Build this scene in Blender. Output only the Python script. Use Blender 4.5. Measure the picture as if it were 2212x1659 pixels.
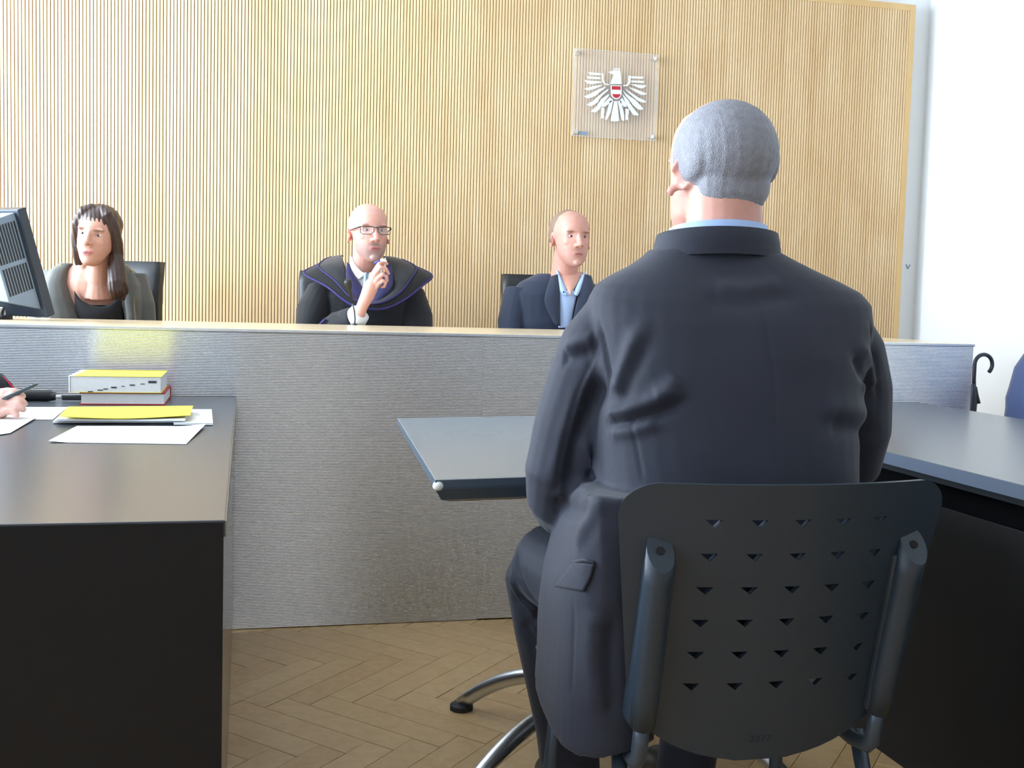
import bpy, bmesh, math, random
import numpy as np
from mathutils import Vector, Matrix
random.seed(7)
for o in list(bpy.data.objects): bpy.data.objects.remove(o)
SC = bpy.context.scene
COL = SC.collection
PI = math.pi

# ------------------------------------------------------------------ camera
FOC, YAW, PITCH, ROLL, CAMH = 2410.0, .2366, -.074, .028, 1.056     # focal length in pixels of a 2212 px wide frame
def cam_axes():
    f = Vector((math.sin(YAW)*math.cos(PITCH), math.cos(YAW)*math.cos(PITCH), math.sin(PITCH)))
    r = Vector((math.cos(YAW), -math.sin(YAW), 0)); u = r.cross(f)
    c, s = math.cos(ROLL), math.sin(ROLL)
    return c*r+s*u, -s*r+c*u, f
AX = cam_axes()
cd = bpy.data.cameras.new('camera'); cam = bpy.data.objects.new('camera', cd); COL.objects.link(cam)
cd.sensor_width = 36; cd.lens = FOC/2212*36; cd.clip_start = .05
cam.matrix_world = Matrix(((AX[0].x, AX[1].x, -AX[2].x, 0), (AX[0].y, AX[1].y, -AX[2].y, 0), (AX[0].z, AX[1].z, -AX[2].z, CAMH), (0, 0, 0, 1)))
SC.camera = cam
def ray(x, y): return AX[0]*((x-1106)/FOC) - AX[1]*((y-829.5)/FOC) + AX[2]
def at(x, y, Y):                                   # where a line of sight meets the vertical plane at distance Y
    d = ray(x, y); return Vector((0, 0, CAMH)) + d*(Y/d.y)
def atz(x, y, z):                                  # ... or the horizontal plane at height z
    d = ray(x, y); return Vector((0, 0, CAMH)) + d*((z-CAMH)/d.z)

# ------------------------------------------------------------------ world and light
w = bpy.data.worlds.new('sky'); SC.world = w; w.use_nodes = True
w.node_tree.nodes['Background'].inputs[0].default_value = (.62, .78, 1, 1)
w.node_tree.nodes['Background'].inputs[1].default_value = 1.6
SC.view_settings.view_transform = 'Standard'; SC.view_settings.look = 'None'
SC.view_settings.exposure = .46; SC.view_settings.gamma = 1; SC.view_settings.use_curve_mapping = False
XL, XR, YB, YF, ZC = -2.75, 3.62, -4.2, 5.53, 3.35          # room: left wall, right wall, wall behind the camera, end wall, ceiling
WINS = [(-3.6, -2.2), (-1.6, -.2), (.4, 1.8), (2.4, 3.8), (4.05, 5.25)]   # window openings along the left wall
WZ0, WZ1 = .92, 2.95
def win_light(y0, y1, power, colr):
    l = bpy.data.lights.new('daylight', 'AREA'); l.shape = 'RECTANGLE'; l.size = WZ1-WZ0; l.size_y = y1-y0
    l.energy = power*(y1-y0)/1.4; l.color = colr
    o = bpy.data.objects.new('daylight', l); COL.objects.link(o)
    o.location = (XL-.16, (y0+y1)/2, (WZ0+WZ1)/2); o.rotation_euler = (0, -PI/2, 0)
for (a, b), p in zip(WINS, (8, 12, 60, 185, 280)): win_light(a, b, p, (.72, .86, 1.0))

# ------------------------------------------------------------------ helpers
def tag(o, label=None, cat=None, group=None, kind=None):
    if label: o['label'] = label
    if cat: o['category'] = cat
    if group: o['group'] = group
    if kind: o['kind'] = kind
    return o
def empty(name, loc=(0, 0, 0), rz=0):
    o = bpy.data.objects.new(name, None); COL.objects.link(o); o.location = loc; o.rotation_euler = (0, 0, rz); o.empty_display_size = .05
    return o
def link(name, me, mat=None, parent=None, smooth=False):
    o = bpy.data.objects.new(name, me); COL.objects.link(o)
    if mat is not None:
        me.materials.clear()
        for m in (mat if isinstance(mat, (list, tuple)) else [mat]): me.materials.append(m)
    if smooth: me.polygons.foreach_set('use_smooth', [True]*len(me.polygons))
    if parent is not None:
        o.parent = parent
        bpy.context.view_layer.update()
        o.matrix_parent_inverse = parent.matrix_world.inverted()
    return o
class MB:                                            # collects shapes in one mesh
    def __init__(s): s.v = []; s.f = []; s.m = []
    def add(s, v, f, mi=0):
        n = len(s.v); s.v += [tuple(p) for p in v]; s.f += [tuple(i+n for i in q) for q in f]; s.m += [mi]*len(f); return s
    def box(s, a, b, mi=0, mx=None):
        x0, y0, z0 = a; x1, y1, z1 = b
        v = [(x0,y0,z0),(x1,y0,z0),(x1,y1,z0),(x0,y1,z0),(x0,y0,z1),(x1,y0,z1),(x1,y1,z1),(x0,y1,z1)]
        if mx is not None: v = [mx @ Vector(p) for p in v]
        return s.add(v, [(0,3,2,1),(4,5,6,7),(0,1,5,4),(1,2,6,5),(2,3,7,6),(3,0,4,7)], mi)
    def prism(s, poly, z0, z1, mx=None, mi=0):         # polygon in xy pulled from z0 to z1
        n = len(poly); v = [(p[0], p[1], z0) for p in poly]+[(p[0], p[1], z1) for p in poly]
        if mx is not None: v = [mx @ Vector(p) for p in v]
        return s.add(v, [tuple(range(n-1, -1, -1)), tuple(range(n, 2*n))]+[(i, (i+1) % n, (i+1) % n+n, i+n) for i in range(n)], mi)
    def rings(s, R, cap=True, closed=True, mi=0):      # loft through rings of equal length
        n = len(R[0]); v = [p for r in R for p in r]; f = []
        for i in range(len(R)-1):
            for j in range(n if closed else n-1):
                a, b = i*n+j, i*n+(j+1) % n
                f.append((a, b, b+n, a+n))
        if cap and closed: f.append(tuple(range(n-1, -1, -1))); f.append(tuple(range((len(R)-1)*n, len(R)*n)))
        return s.add(v, f, mi)
    def tube(s, pts, r, n=10, cap=True, mi=0, flat=1.0, up=None):
        pts = [Vector(p) for p in pts]; R = []
        rr = r if isinstance(r, (list, tuple)) else [r]*len(pts)
        t0 = (pts[1]-pts[0]).normalized()
        u = Vector(up) if up is not None else (Vector((0, 0, 1)) if abs(t0.z) < .9 else Vector((1, 0, 0)))
        for i, p in enumerate(pts):
            t = (pts[min(i+1, len(pts)-1)]-pts[max(i-1, 0)]).normalized()
            u = (u-t*u.dot(t)); u = u.normalized() if u.length > 1e-6 else t.orthogonal().normalized()
            b = t.cross(u)
            R.append([p+(u*math.cos(a)*flat+b*math.sin(a))*rr[i] for a in (2*PI*k/n for k in range(n))])
        return s.rings(R, cap, True, mi)
    def ell(s, c, r, n=16, m=10, mi=0, mx=None):
        R = []
        for i in range(m+1):
            a = -PI/2+PI*i/m; a = max(min(a, PI/2-.02), -PI/2+.02)
            R.append([(c[0]+r[0]*math.cos(a)*math.cos(t), c[1]+r[1]*math.cos(a)*math.sin(t), c[2]+r[2]*math.sin(a)) for t in (2*PI*k/n for k in range(n))])
        if mx is not None: R = [[mx @ Vector(p) for p in r_] for r_ in R]
        return s.rings(R, True, True, mi)
    def mesh(s, name='mesh'):
        me = bpy.data.meshes.new(name); me.from_pydata(s.v, [], s.f); me.update()
        if any(s.m): me.polygons.foreach_set('material_index', s.m)
        return me
    def build(s, name, mat, parent=None, smooth=False, bevel=0, seg=2):
        me = s.mesh(name)
        bm = bmesh.new(); bm.from_mesh(me)
        bmesh.ops.recalc_face_normals(bm, faces=bm.faces)
        if bevel: bmesh.ops.bevel(bm, geom=[e for e in bm.edges if e.calc_face_angle(0) > .5], offset=bevel, segments=seg, affect='EDGES', profile=.6, clamp_overlap=True)
        bm.to_mesh(me); bm.free()
        o = link(name, me, mat, parent, smooth)
        return o
def evaluate(me, mods):
    o = bpy.data.objects.new('tmp', me); COL.objects.link(o)
    for t, kw in mods:
        m = o.modifiers.new(t, t)
        for k, v in kw.items(): setattr(m, k, v)
    dg = bpy.context.evaluated_depsgraph_get(); dg.update()
    out = bpy.data.meshes.new_from_object(o.evaluated_get(dg))
    bpy.data.objects.remove(o)
    return out
def fuse(mb, voxel=.004, smooth=4, fac=.5):            # joined closed shapes -> one continuous skin
    me = mb.mesh('skin')
    bm = bmesh.new(); bm.from_mesh(me); bmesh.ops.recalc_face_normals(bm, faces=bm.faces); bm.to_mesh(me); bm.free()
    return evaluate(me, [('REMESH', dict(mode='VOXEL', voxel_size=voxel)), ('SMOOTH', dict(factor=fac, iterations=smooth))])
def get_co(me):
    a = np.empty(len(me.vertices)*3); me.vertices.foreach_get('co', a); return a.reshape(-1, 3)
def get_no(me):
    a = np.empty(len(me.vertices)*3); me.vertices.foreach_get('normal', a); return a.reshape(-1, 3)
def set_co(me, a): me.vertices.foreach_set('co', a.ravel()); me.update()
def seg_dist(P, pts):                                 # distance of each point to a polyline, and where along it
    best = np.full(len(P), 9.); tt = np.zeros(len(P)); n = len(pts)-1
    for i in range(n):
        a, b = np.array(pts[i], float), np.array(pts[i+1], float); d = b-a
        t = np.clip(((P-a) @ d)/(d @ d), 0, 1); q = np.linalg.norm(P-a-t[:, None]*d, axis=1)
        k = q < best; best[k] = q[k]; tt[k] = (i+t[k])/n
    return best, tt
def crease(me, strokes):                              # strokes: (polyline 3d, width, depth); depth<0 digs in, >0 raises a fold
    P = get_co(me); N = get_no(me); off = np.zeros(len(P))
    for pts, wd, dp in strokes:
        d, t = seg_dist(P, pts); off += dp*np.exp(-(d/wd)**2)*np.clip(np.minimum(t, 1-t)*6+.25, 0, 1)
    set_co(me, P+N*off[:, None])
def push(me, pokes):                                  # pokes: (centre, radius, vector)
    P = get_co(me)
    for c, r, v in pokes:
        d = np.linalg.norm((P-np.array(c))/np.array(r), axis=1)
        P = P+np.exp(-d*d)[:, None]*np.array(v)
    set_co(me, P)

# ------------------------------------------------------------------ materials
MATS = {}
def mat(name, col, rough=.6, metal=0, var=.0, scale=8, bump=0, bscale=200, spec=.5, alpha=1, sheen=0, trans=0, coat=0):
    if name in MATS: return MATS[name]
    m = bpy.data.materials.new(name); m.use_nodes = True; MATS[name] = m
    nt = m.node_tree; b = nt.nodes['Principled BSDF']
    b.inputs['Base Color'].default_value = (*col, 1); b.inputs['Roughness'].default_value = rough; b.inputs['Metallic'].default_value = metal
    b.inputs['Specular IOR Level'].default_value = spec
    if sheen: b.inputs['Sheen Weight'].default_value = sheen; b.inputs['Sheen Roughness'].default_value = .5
    if trans: b.inputs['Transmission Weight'].default_value = trans
    if coat: b.inputs['Coat Weight'].default_value = coat; b.inputs['Coat Roughness'].default_value = .15
    if alpha < 1: b.inputs['Alpha'].default_value = alpha
    tc = nt.nodes.new('ShaderNodeTexCoord')
    if var:
        n = nt.nodes.new('ShaderNodeTexNoise'); n.inputs['Scale'].default_value = scale; n.inputs['Detail'].default_value = 4
        nt.links.new(tc.outputs['Object'], n.inputs['Vector'])
        mx = nt.nodes.new('ShaderNodeMix'); mx.data_type = 'RGBA'
        mx.inputs[6].default_value = (*[c*(1-var) for c in col], 1); mx.inputs[7].default_value = (*[min(1, c*(1+var)) for c in col], 1)
        nt.links.new(n.outputs['Fac'], mx.inputs[0]); nt.links.new(mx.outputs[2], b.inputs['Base Color'])
    if bump:
        n = nt.nodes.new('ShaderNodeTexNoise'); n.inputs['Scale'].default_value = bscale; n.inputs['Detail'].default_value = 2
        nt.links.new(tc.outputs['Object'], n.inputs['Vector'])
        bp = nt.nodes.new('ShaderNodeBump'); bp.inputs['Strength'].default_value = bump; bp.inputs['Distance'].default_value = .002
        nt.links.new(n.outputs['Fac'], bp.inputs['Height']); nt.links.new(bp.outputs['Normal'], b.inputs['Normal'])
    return m
def srgb(r, g, b):
    f = lambda c: (c/255/12.92 if c/255 <= .04045 else ((c/255+.055)/1.055)**2.4)
    return (f(r), f(g), f(b))
def wood(name, c0, c1, rough=.45, stretch=(1, 1, 1), scale=3, slat=0, tone=.0):
    m = bpy.data.materials.new(name); m.use_nodes = True; MATS[name] = m; nt = m.node_tree; L = nt.links
    b = nt.nodes['Principled BSDF']; b.inputs['Roughness'].default_value = rough
    g = nt.nodes.new('ShaderNodeNewGeometry'); oi = nt.nodes.new('ShaderNodeObjectInfo')
    vm = nt.nodes.new('ShaderNodeVectorMath'); vm.operation = 'MULTIPLY'; vm.inputs[1].default_value = stretch
    src = nt.nodes.new('ShaderNodeTexCoord').outputs['Object'] if not slat else g.outputs['Position']
    L.new(src, vm.inputs[0])
    sc = nt.nodes.new('ShaderNodeVectorMath'); sc.operation = 'SCALE'; sc.inputs[3].default_value = 40
    cb = nt.nodes.new('ShaderNodeCombineXYZ'); L.new(oi.outputs['Random'], cb.inputs[0]); L.new(oi.outputs['Random'], cb.inputs[2]); L.new(cb.outputs[0], sc.inputs[0])
    ad = nt.nodes.new('ShaderNodeVectorMath'); ad.operation = 'ADD'; L.new(vm.outputs[0], ad.inputs[0]); L.new(sc.outputs[0], ad.inputs[1])
    n = nt.nodes.new('ShaderNodeTexNoise'); n.inputs['Scale'].default_value = scale; n.inputs['Detail'].default_value = 5; n.inputs['Distortion'].default_value = .6
    L.new(ad.outputs[0], n.inputs['Vector'])
    ramp = nt.nodes.new('ShaderNodeMapRange'); ramp.inputs[1].default_value = .3; ramp.inputs[2].default_value = .7
    L.new(n.outputs['Fac'], ramp.inputs[0])
    f = ramp.outputs[0]
    def mth(op, a, bb):
        k = nt.nodes.new('ShaderNodeMath'); k.operation = op
        for i, q in enumerate((a, bb)):
            if q is None: continue
            if isinstance(q, (int, float)): k.inputs[i].default_value = q
            else: L.new(q, k.inputs[i])
        return k.outputs[0]
    f = mth('ADD', mth('MULTIPLY', f, .6), mth('MULTIPLY', oi.outputs['Random'], .4+tone))
    if slat:
        sx = nt.nodes.new('ShaderNodeSeparateXYZ'); L.new(g.outputs['Position'], sx.inputs[0])
        wn = nt.nodes.new('ShaderNodeTexWhiteNoise'); wn.noise_dimensions = '1D'
        L.new(mth('FLOOR', mth('DIVIDE', sx.outputs[0], slat), None), wn.inputs['W'])
        f = mth('ADD', mth('MULTIPLY', f, .75), mth('MULTIPLY', wn.outputs['Value'], .25))
    mx = nt.nodes.new('ShaderNodeMix'); mx.data_type = 'RGBA'; mx.inputs[6].default_value = (*c0, 1); mx.inputs[7].default_value = (*c1, 1)
    L.new(f, mx.inputs[0]); L.new(mx.outputs[2], b.inputs['Base Color'])
    return m
M_WALL = mat('white paint', (.86, .87, .87), .8, var=.015, scale=2)
M_CEIL = mat('ceiling paint', (.8, .8, .8), .9, var=.02)
M_SLAT = wood('maple slats', srgb(236, 208, 164), srgb(212, 172, 120), .5, (2.2, 1, .9), 2.2, slat=.0151)
M_GROOVE = mat('groove backing', srgb(116, 88, 54), .8, var=.1)
M_TRIM = wood('maple trim', srgb(226, 192, 138), srgb(210, 170, 112), .5, (1, 1, .3), 5)
M_SLAB = wood('bench maple', srgb(234, 216, 186), srgb(218, 192, 150), .22, (.4, 4, 1), 4)
M_PARQ = wood('parquet', srgb(206, 174, 128), srgb(184, 148, 100), .38, (6, 6, 1), 5, tone=.1)
M_PARQ2 = wood('parquet far', srgb(200, 166, 118), srgb(186, 148, 100), .38, (6, 6, 1), 5)
M_JOINT = mat('floor joint', srgb(86, 62, 40), .9, var=.2)
M_ALU = mat('ribbed aluminium', (.72, .75, .80), .26, 1, var=.02)
M_ALU2 = mat('aluminium edge', (.8, .82, .85), .35, 1, var=.02)
M_DESKTOP = mat('grey laminate', srgb(68, 71, 77), .26, var=.05, scale=300, spec=.5)
M_DESK = mat('black laminate', srgb(11, 12, 16), .5, var=.1, scale=200, spec=.3)
M_DESKSIDE = mat('dark glossy edge panel', srgb(58, 56, 56), .16, var=.05)
M_TABLE = mat('table laminate', srgb(116, 126, 134), .24, var=.05, scale=300)
M_TEDGE = mat('table edge', srgb(70, 84, 98), .3, var=.05)
M_STEEL = mat('satin steel', (.62, .64, .66), .32, 1, var=.03)
M_CHROME = mat('chrome', (.85, .86, .88), .08, 1, var=.01)
M_PLAST = mat('grey chair plastic', srgb(40, 51, 62), .40, var=.06, scale=60, bump=.15, bscale=900)
M_TUBE = mat('grey tube', srgb(66, 76, 88), .35, .2, var=.05)
M_BLACK = mat('black plastic', srgb(26, 27, 30), .4, var=.1)
M_RUBBER = mat('rubber', srgb(40, 42, 46), .6, var=.1)
M_LEATHER = mat('black leather', srgb(28, 30, 33), .45, var=.15, bump=.25, bscale=250)
M_PAPER = mat('paper', (.86, .87, .88), .7, var=.01)
M_PAGES = mat('book pages', (.78, .77, .76), .8, var=.08, scale=150)
M_YELL = mat('yellow cover', srgb(240, 222, 62), .45, var=.04)
M_FOLD = mat('yellow card', srgb(238, 214, 60), .55, var=.05)
M_RED = mat('red cloth', srgb(170, 40, 48), .6, var=.1)
M_INK = mat('ink', srgb(60, 62, 72), .8, var=.1)
# ------------------------------------------------------------------ the room
fl = MB().box((XL, YB, -.12), (XR, YF, -.004)).build('floor', M_JOINT); tag(fl, kind='structure')
PL, PW, KY = .409, .0785, 1.12                       # parquet strip length and width, herringbone at about 45 degrees to the bench
def pq(p, q): return (.338+(p+q)/math.sqrt(2), 2.917+(p-q)/math.sqrt(2)*KY)
def strip_quad(kind, k, m):
    ox, oy = k*PW+m*PL, k*PW-m*PL; e = .0006
    a = (ox, oy, ox+PL, oy+PW) if kind == 0 else (ox+PL, oy+PW-PL, ox+PL+PW, oy+PW)
    return [pq(a[0]+e, a[1]+e), pq(a[2]-e, a[1]+e), pq(a[2]-e, a[3]-e), pq(a[0]+e, a[3]-e)]
far = MB(); proto = {}
for kind in (0, 1):
    for m in range(-16, 17):
        for k in range(-70, 75):
            q = strip_quad(kind, k, m); cx = sum(p[0] for p in q)/4; cy = sum(p[1] for p in q)/4
            if not (XL+.3 < cx < XR-.3 and YB+.3 < cy < YF-.3): continue
            if -.2 < cx < 2.0 and 1.55 < cy < 3.75:
                if kind not in proto:
                    c0 = (cx, cy); pm = MB(); inn = [(cx+(p[0]-cx)*.994, cy+(p[1]-cy)*.994) for p in q]
                    v = [(p[0]-cx, p[1]-cy, -.006) for p in q]+[(p[0]-cx, p[1]-cy, -.0012) for p in q]+[(p[0]-cx, p[1]-cy, 0) for p in inn]
                    f = [(0,1,5,4),(1,2,6,5),(2,3,7,6),(3,0,4,7),(4,5,9,8),(5,6,10,9),(6,7,11,10),(7,4,8,11),(8,9,10,11)]
                    pm.add(v, f); me = pm.mesh('parquet_strip'); me.materials.append(M_PARQ)
                    bm = bmesh.new(); bm.from_mesh(me); bmesh.ops.recalc_face_normals(bm, faces=bm.faces); bm.to_mesh(me); bm.free()
                    if me.polygons[-1].normal.z < 0: me.flip_normals()
                    proto[kind] = me
                o = bpy.data.objects.new('parquet_strip', proto[kind]); COL.objects.link(o); o.location = (cx, cy, random.uniform(-.0004, .0002)); o.parent = fl
            else:
                far.prism(q, -.006, 0)
fo = far.build('parquet_field', M_PARQ2, fl); tag(fo, kind='stuff')
ce = MB().box((XL, YB, ZC), (XR, YF, ZC+.1)).build('ceiling', M_CEIL); tag(ce, kind='structure')
wb = MB().box((XL, YF, 0), (XR, YF+.12, ZC)).build('wall_back', M_WALL); tag(wb, kind='structure')
tag(MB().box((XR, YB, 0), (XR+.12, YF+.12, ZC)).build('wall_right', M_WALL), kind='structure')
tag(MB().box((XL, YB-.12, 0), (XR, YB, ZC)).build('wall_front', M_WALL), kind='structure')
wl = MB(); wl.box((XL-.14, YB, 0), (XL, YF, WZ0)); wl.box((XL-.14, YB, WZ1), (XL, YF, ZC))
ys = [YB]+[v for a in WINS for v in a]+[YF]
for i in range(0, len(ys), 2): wl.box((XL-.14, ys[i], WZ0), (XL, ys[i+1], WZ1))
tag(wl.build('wall_left', M_WALL), kind='structure')
M_FRAME = mat('window frame white', (.75, .75, .74), .4, var=.02)
M_PANE = bpy.data.materials.new('window glass'); M_PANE.use_nodes = True
nt = M_PANE.node_tree; nt.nodes.clear(); out = nt.nodes.new('ShaderNodeOutputMaterial'); tr = nt.nodes.new('ShaderNodeBsdfTransparent'); gl = nt.nodes.new('ShaderNodeBsdfGlossy')
gl.inputs['Roughness'].default_value = .02; mxs = nt.nodes.new('ShaderNodeMixShader'); mxs.inputs[0].default_value = .05
nt.links.new(tr.outputs[0], mxs.inputs[1]); nt.links.new(gl.outputs[0], mxs.inputs[2]); nt.links.new(mxs.outputs[0], out.inputs[0])
for i, (a, b) in enumerate(WINS):
    f = MB(); x0, x1 = XL-.12, XL-.05; t = .05
    f.box((x0, a, WZ0), (x1, b, WZ0+t)); f.box((x0, a, WZ1-t), (x1, b, WZ1)); f.box((x0, a, WZ0+t), (x1, a+t, WZ1-t)); f.box((x0, b-t, WZ0+t), (x1, b, WZ1-t))
    c = (a+b)/2; f.box((x0, c-.03, WZ0+t), (x1, c+.03, WZ1-t))
    fr = f.build('window_%d' % (i+1), M_FRAME); tag(fr, kind='structure')
    for s in ((a+t, c-.03), (c+.03, b-t)):
        MB().box((XL-.09, s[0], WZ0+t), (XL-.084, s[1], WZ1-t)).build('pane', M_PANE, fr)
    MB().box((XL-.05, a-.04, WZ0-.03), (XL+.12, b+.04, WZ0)).build('sill', M_FRAME, fr, bevel=.005)

# slatted maple cladding on the end wall: boards of twelve slats, grooves between
PIT, YP, ZT, XE = .0151, 5.448, 2.664, 3.447
bw = 12*PIT; bd = MB(); G = .0036
for i in range(12):
    x0, x1 = i*PIT+G/2, (i+1)*PIT-G/2; c = .0009
    bd.add([(x0, .010, 0), (x0, c, 0), (x0+c, 0, 0), (x1-c, 0, 0), (x1, c, 0), (x1, .010, 0), (x0, .010, ZT), (x0, c, ZT), (x0+c, 0, ZT), (x1-c, 0, ZT), (x1, c, ZT), (x1, .010, ZT)],
           [(0, 1, 7, 6), (1, 2, 8, 7), (2, 3, 9, 8), (3, 4, 10, 9), (4, 5, 11, 10), (6, 7, 8, 9, 10, 11)])
bd.add([(0, .009, 0), (bw, .009, 0), (bw, .009, ZT), (0, .009, ZT)], [(0, 1, 2, 3)], 1)
bdm = bd.mesh('slat_board'); bdm.materials.append(M_SLAT); bdm.materials.append(M_GROOVE)
nb = int((XE-XL)/bw)
for i in range(nb):
    o = bpy.data.objects.new('slat_board', bdm); COL.objects.link(o); o.location = (XE-(i+1)*bw, YP, 0); o.parent = wb
pf = MB(); pf.box((XE, YP-.002, 0), (XE+.032, YP+.04, ZT+.034)); pf.box((XE-nb*bw, YP-.002, ZT), (XE, YP+.04, ZT+.034))
pf.build('panel_frame', M_TRIM, wb, bevel=.002)
MB().box((XE-nb*bw, YP+.012, 0), (XE, YP+.03, ZT)).build('panel_backing', M_GROOVE, wb)
sc = MB()                                             # faint pencil scribble beside the cladding
a, b, c, d = (at(x, y, YF-.002) for x, y in ((1957.5, 570.5), (1961, 580.5), (1966, 572), (1963.5, 574.5)))
sc.tube([a, b], .0025, 5); sc.tube([b, c], .0022, 5); sc.tube([c, d], .002, 5)
sc.build('wall_scribble', mat('pencil grey', srgb(150, 165, 200), .8, var=.1), wb)
# podium behind the bench
pd = MB().box((XL+.02, 3.62, 0), (XR-.9, YP-.01, .14)).build('floor_podium', M_PARQ2); tag(pd, kind='structure')

# ------------------------------------------------------------------ judges' bench
BX0, BX1, BY, BH = -2.35, 2.578, 3.548, .9485
jb = empty('judges_bench', (0, BY+.4, 0)); tag(jb, 'long judges bench with ribbed aluminium front and pale maple top', 'bench')
def ribbed(x0, x1, dz=0):
    pit, amp, S = .0049, .0013, 5; R = []; n = int((BH-.012)/pit)
    for i in range(n*S+1):
        k = i % S; h = math.sin(PI*k/S)**.7 if k else 0
        R.append([(x0, BY-amp*h, .002+dz+i*pit/S), (x1, BY-amp*h, .002+dz+i*pit/S)])
    m = MB(); m.rings(R, cap=False, closed=False)
    z = R[-1][0][2]
    m.add([(x0, BY, .002), (x1, BY, .002), (x1, BY+.016, .002), (x0, BY+.016, .002), (x0, BY, z), (x1, BY, z), (x1, BY+.016, z), (x0, BY+.016, z)], [(3, 2, 6, 7), (0, 3, 7, 4), (1, 5, 6, 2), (4, 7, 6, 5)])
    return m
seams = [BX0, -1.75, .756, BX1-.004]
for a, b in zip(seams[:-1], seams[1:]):
    o = ribbed(a+.0002, b-.0002, .0022 if a > .7 else 0).build('front_panel', M_ALU, jb); o.data.polygons.foreach_set('use_smooth', [True]*len(o.data.polygons))
MB().box((BX0, BY-.004, BH-.010), (BX1, BY+.012, BH-.001)).build('edge_rail', M_ALU2, jb, bevel=.001)
MB().box((BX0, BY+.012, BH-.03), (BX1, BY+.765, BH)).build('bench_top', M_SLAB, jb, bevel=.002)
MB().box((BX1-.022, BY+.018, .0), (BX1-.004, BY+.75, BH-.032)).build('end_panel', M_ALU2, jb)
MB().box((BX0+.004, BY+.018, .0), (BX0+.022, BY+.75, BH-.032)).build('end_panel', M_ALU2, jb)

# ------------------------------------------------------------------ desks
dl = empty('desk', (-.55, 2.5, 0)); tag(dl, 'black desk with grey top carrying the books and papers', 'desk')
DX, DY0, DY1 = -.0235, 1.589, 3.52
MB().box((-1.0, DY0, .716), (DX, DY1, .74)).build('desk_top', M_DESKTOP, dl, bevel=.0015)
MB().box((DX-.0002, DY0+.002, .7165), (DX+.0018, DY1, .7385)).build('edge_band', mat('light edge band', srgb(120, 116, 104), .4, var=.05), dl)
MB().box((-1.0, DY0-.0015, .0), (DX-.002, DY0+.02, .737)).build('front_panel', M_DESK, dl)
MB().box((DX-.024, DY0+.021, .0), (DX-.004, DY1-.005, .706)).build('side_panel', M_DESKSIDE, dl)
MB().box((DX-.03, DY0+.021, .7065), (DX-.012, DY1-.005, .7155)).build('shadow_gap', M_DESK, dl)
for yy in (DY0+.06, DY1-.06): MB().box((-.99, yy-.025, .0), (-.94, yy+.025, .715)).build('desk_leg', M_DESK, dl)

dr = empty('desk', (1.9, 2.3, 0)); tag(dr, 'dark desk with pale blue-grey top at the right, behind the grey chair', 'desk')
EY0, EY1 = .75, 3.52
MB().box((1.418, EY0, .712), (2.32, EY1, .74)).build('desk_top', M_DESKTOP, dr, bevel=.0015)
MB().box((1.4172, EY0, .7125), (1.419, EY1, .7395)).build('edge_band', mat('blue-grey edge band', srgb(66, 76, 92), .4, var=.05), dr)
MB().box((1.50, EY0+.02, .0), (1.52, EY1-.02, .63)).build('side_panel', M_DESK, dr, bevel=.001)
MB().box((1.90, EY0+.041, .0), (1.918, EY1-.041, .711)).build('light_stop_panel', M_DESK, dr)  # panel added to keep light out and the space under the desk dark
for yy in (EY0+.06, EY1-.07): MB().box((2.22, yy-.02, .0), (2.27, yy+.03, .71)).build('desk_leg', M_DESK, dr)
MB().box((1.521, EY0+.02, .0), (2.218, EY0+.04, .71)).build('end_panel', M_DESK, dr)
MB().box((1.521, EY1-.04, .0), (2.218, EY1-.02, .71)).build('end_panel', M_DESK, dr)
MB().box((1.56, EY0+.1, .665), (1.60, EY1-.1, .711)).build('cable_tray', mat('tray metal', srgb(52, 58, 66), .4, .6, var=.1), dr)

# ------------------------------------------------------------------ table in front of the seated man
tb = empty('table', (.86, 2.46, 0)); tag(tb, 'small square grey table with curved steel feet in front of the bench', 'table')
TP = [(.328, 1.913), (1.19, 2.03), (1.26, 3.03), (.395, 2.921)]
def inset(poly, d):
    c = Vector((sum(p[0] for p in poly)/4, sum(p[1] for p in poly)/4)); return [(p[0]+(c.x-p[0])*d, p[1]+(c.y-p[1])*d) for p in poly]
def quad_loft(levels):
    m = MB(); m.rings([[(p[0], p[1], z) for p in inset(TP, d)] for d, z in levels]); return m
quad_loft([(0.001, .7385), (0, .7395), (.004, .7405)]).build('table_surface', M_TABLE, tb)
quad_loft([(.07, .694), (.03, .7015), (.002, .722), (0, .7265), (0, .7384)]).build('table_edge', M_TEDGE, tb, bevel=.001)
MB().ell((.334, 1.918, .729), (.010, .010, .009), 10, 6).build('corner_chip', mat('chipped white corner', (.8, .8, .78), .6, var=.1), tb, smooth=True)
TC = Vector((.86, 2.46, 0))
MB().tube([TC+Vector((0, 0, z)) for z in (.10, .693)], .03, 20).build('column', M_STEEL, tb, smooth=True)
MB().tube([TC+Vector((0, 0, z)) for z in (.09, .17)], .045, 20).build('hub', M_STEEL, tb, smooth=False)
MB().box((.62, 2.22, .678), (1.10, 2.70, .6945)).build('top_bracket', M_BLACK, tb)
for a, rr in ((135, .43), (-150, .47), (45, .43), (-42, .43)):
    d = Vector((math.cos(math.radians(a)), math.sin(math.radians(a)), 0)); pts = []
    for i in range(15):
        t = i/14; pts.append(TC+d*(.03+t*(rr-.03))+Vector((0, 0, .125+.03*math.sin(t*PI*.9)-.118*t**2.2)))
    f = MB().tube(pts, [.021-.003*i/14 for i in range(15)], 14).build('foot', M_STEEL, tb, smooth=True)
    e = pts[-1]; MB().tube([Vector((e.x, e.y, .0005)), Vector((e.x, e.y, .012)), Vector((e.x, e.y, .019))], [.03, .03, .021], 18).build('rubber_pad', M_RUBBER, f)

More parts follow.
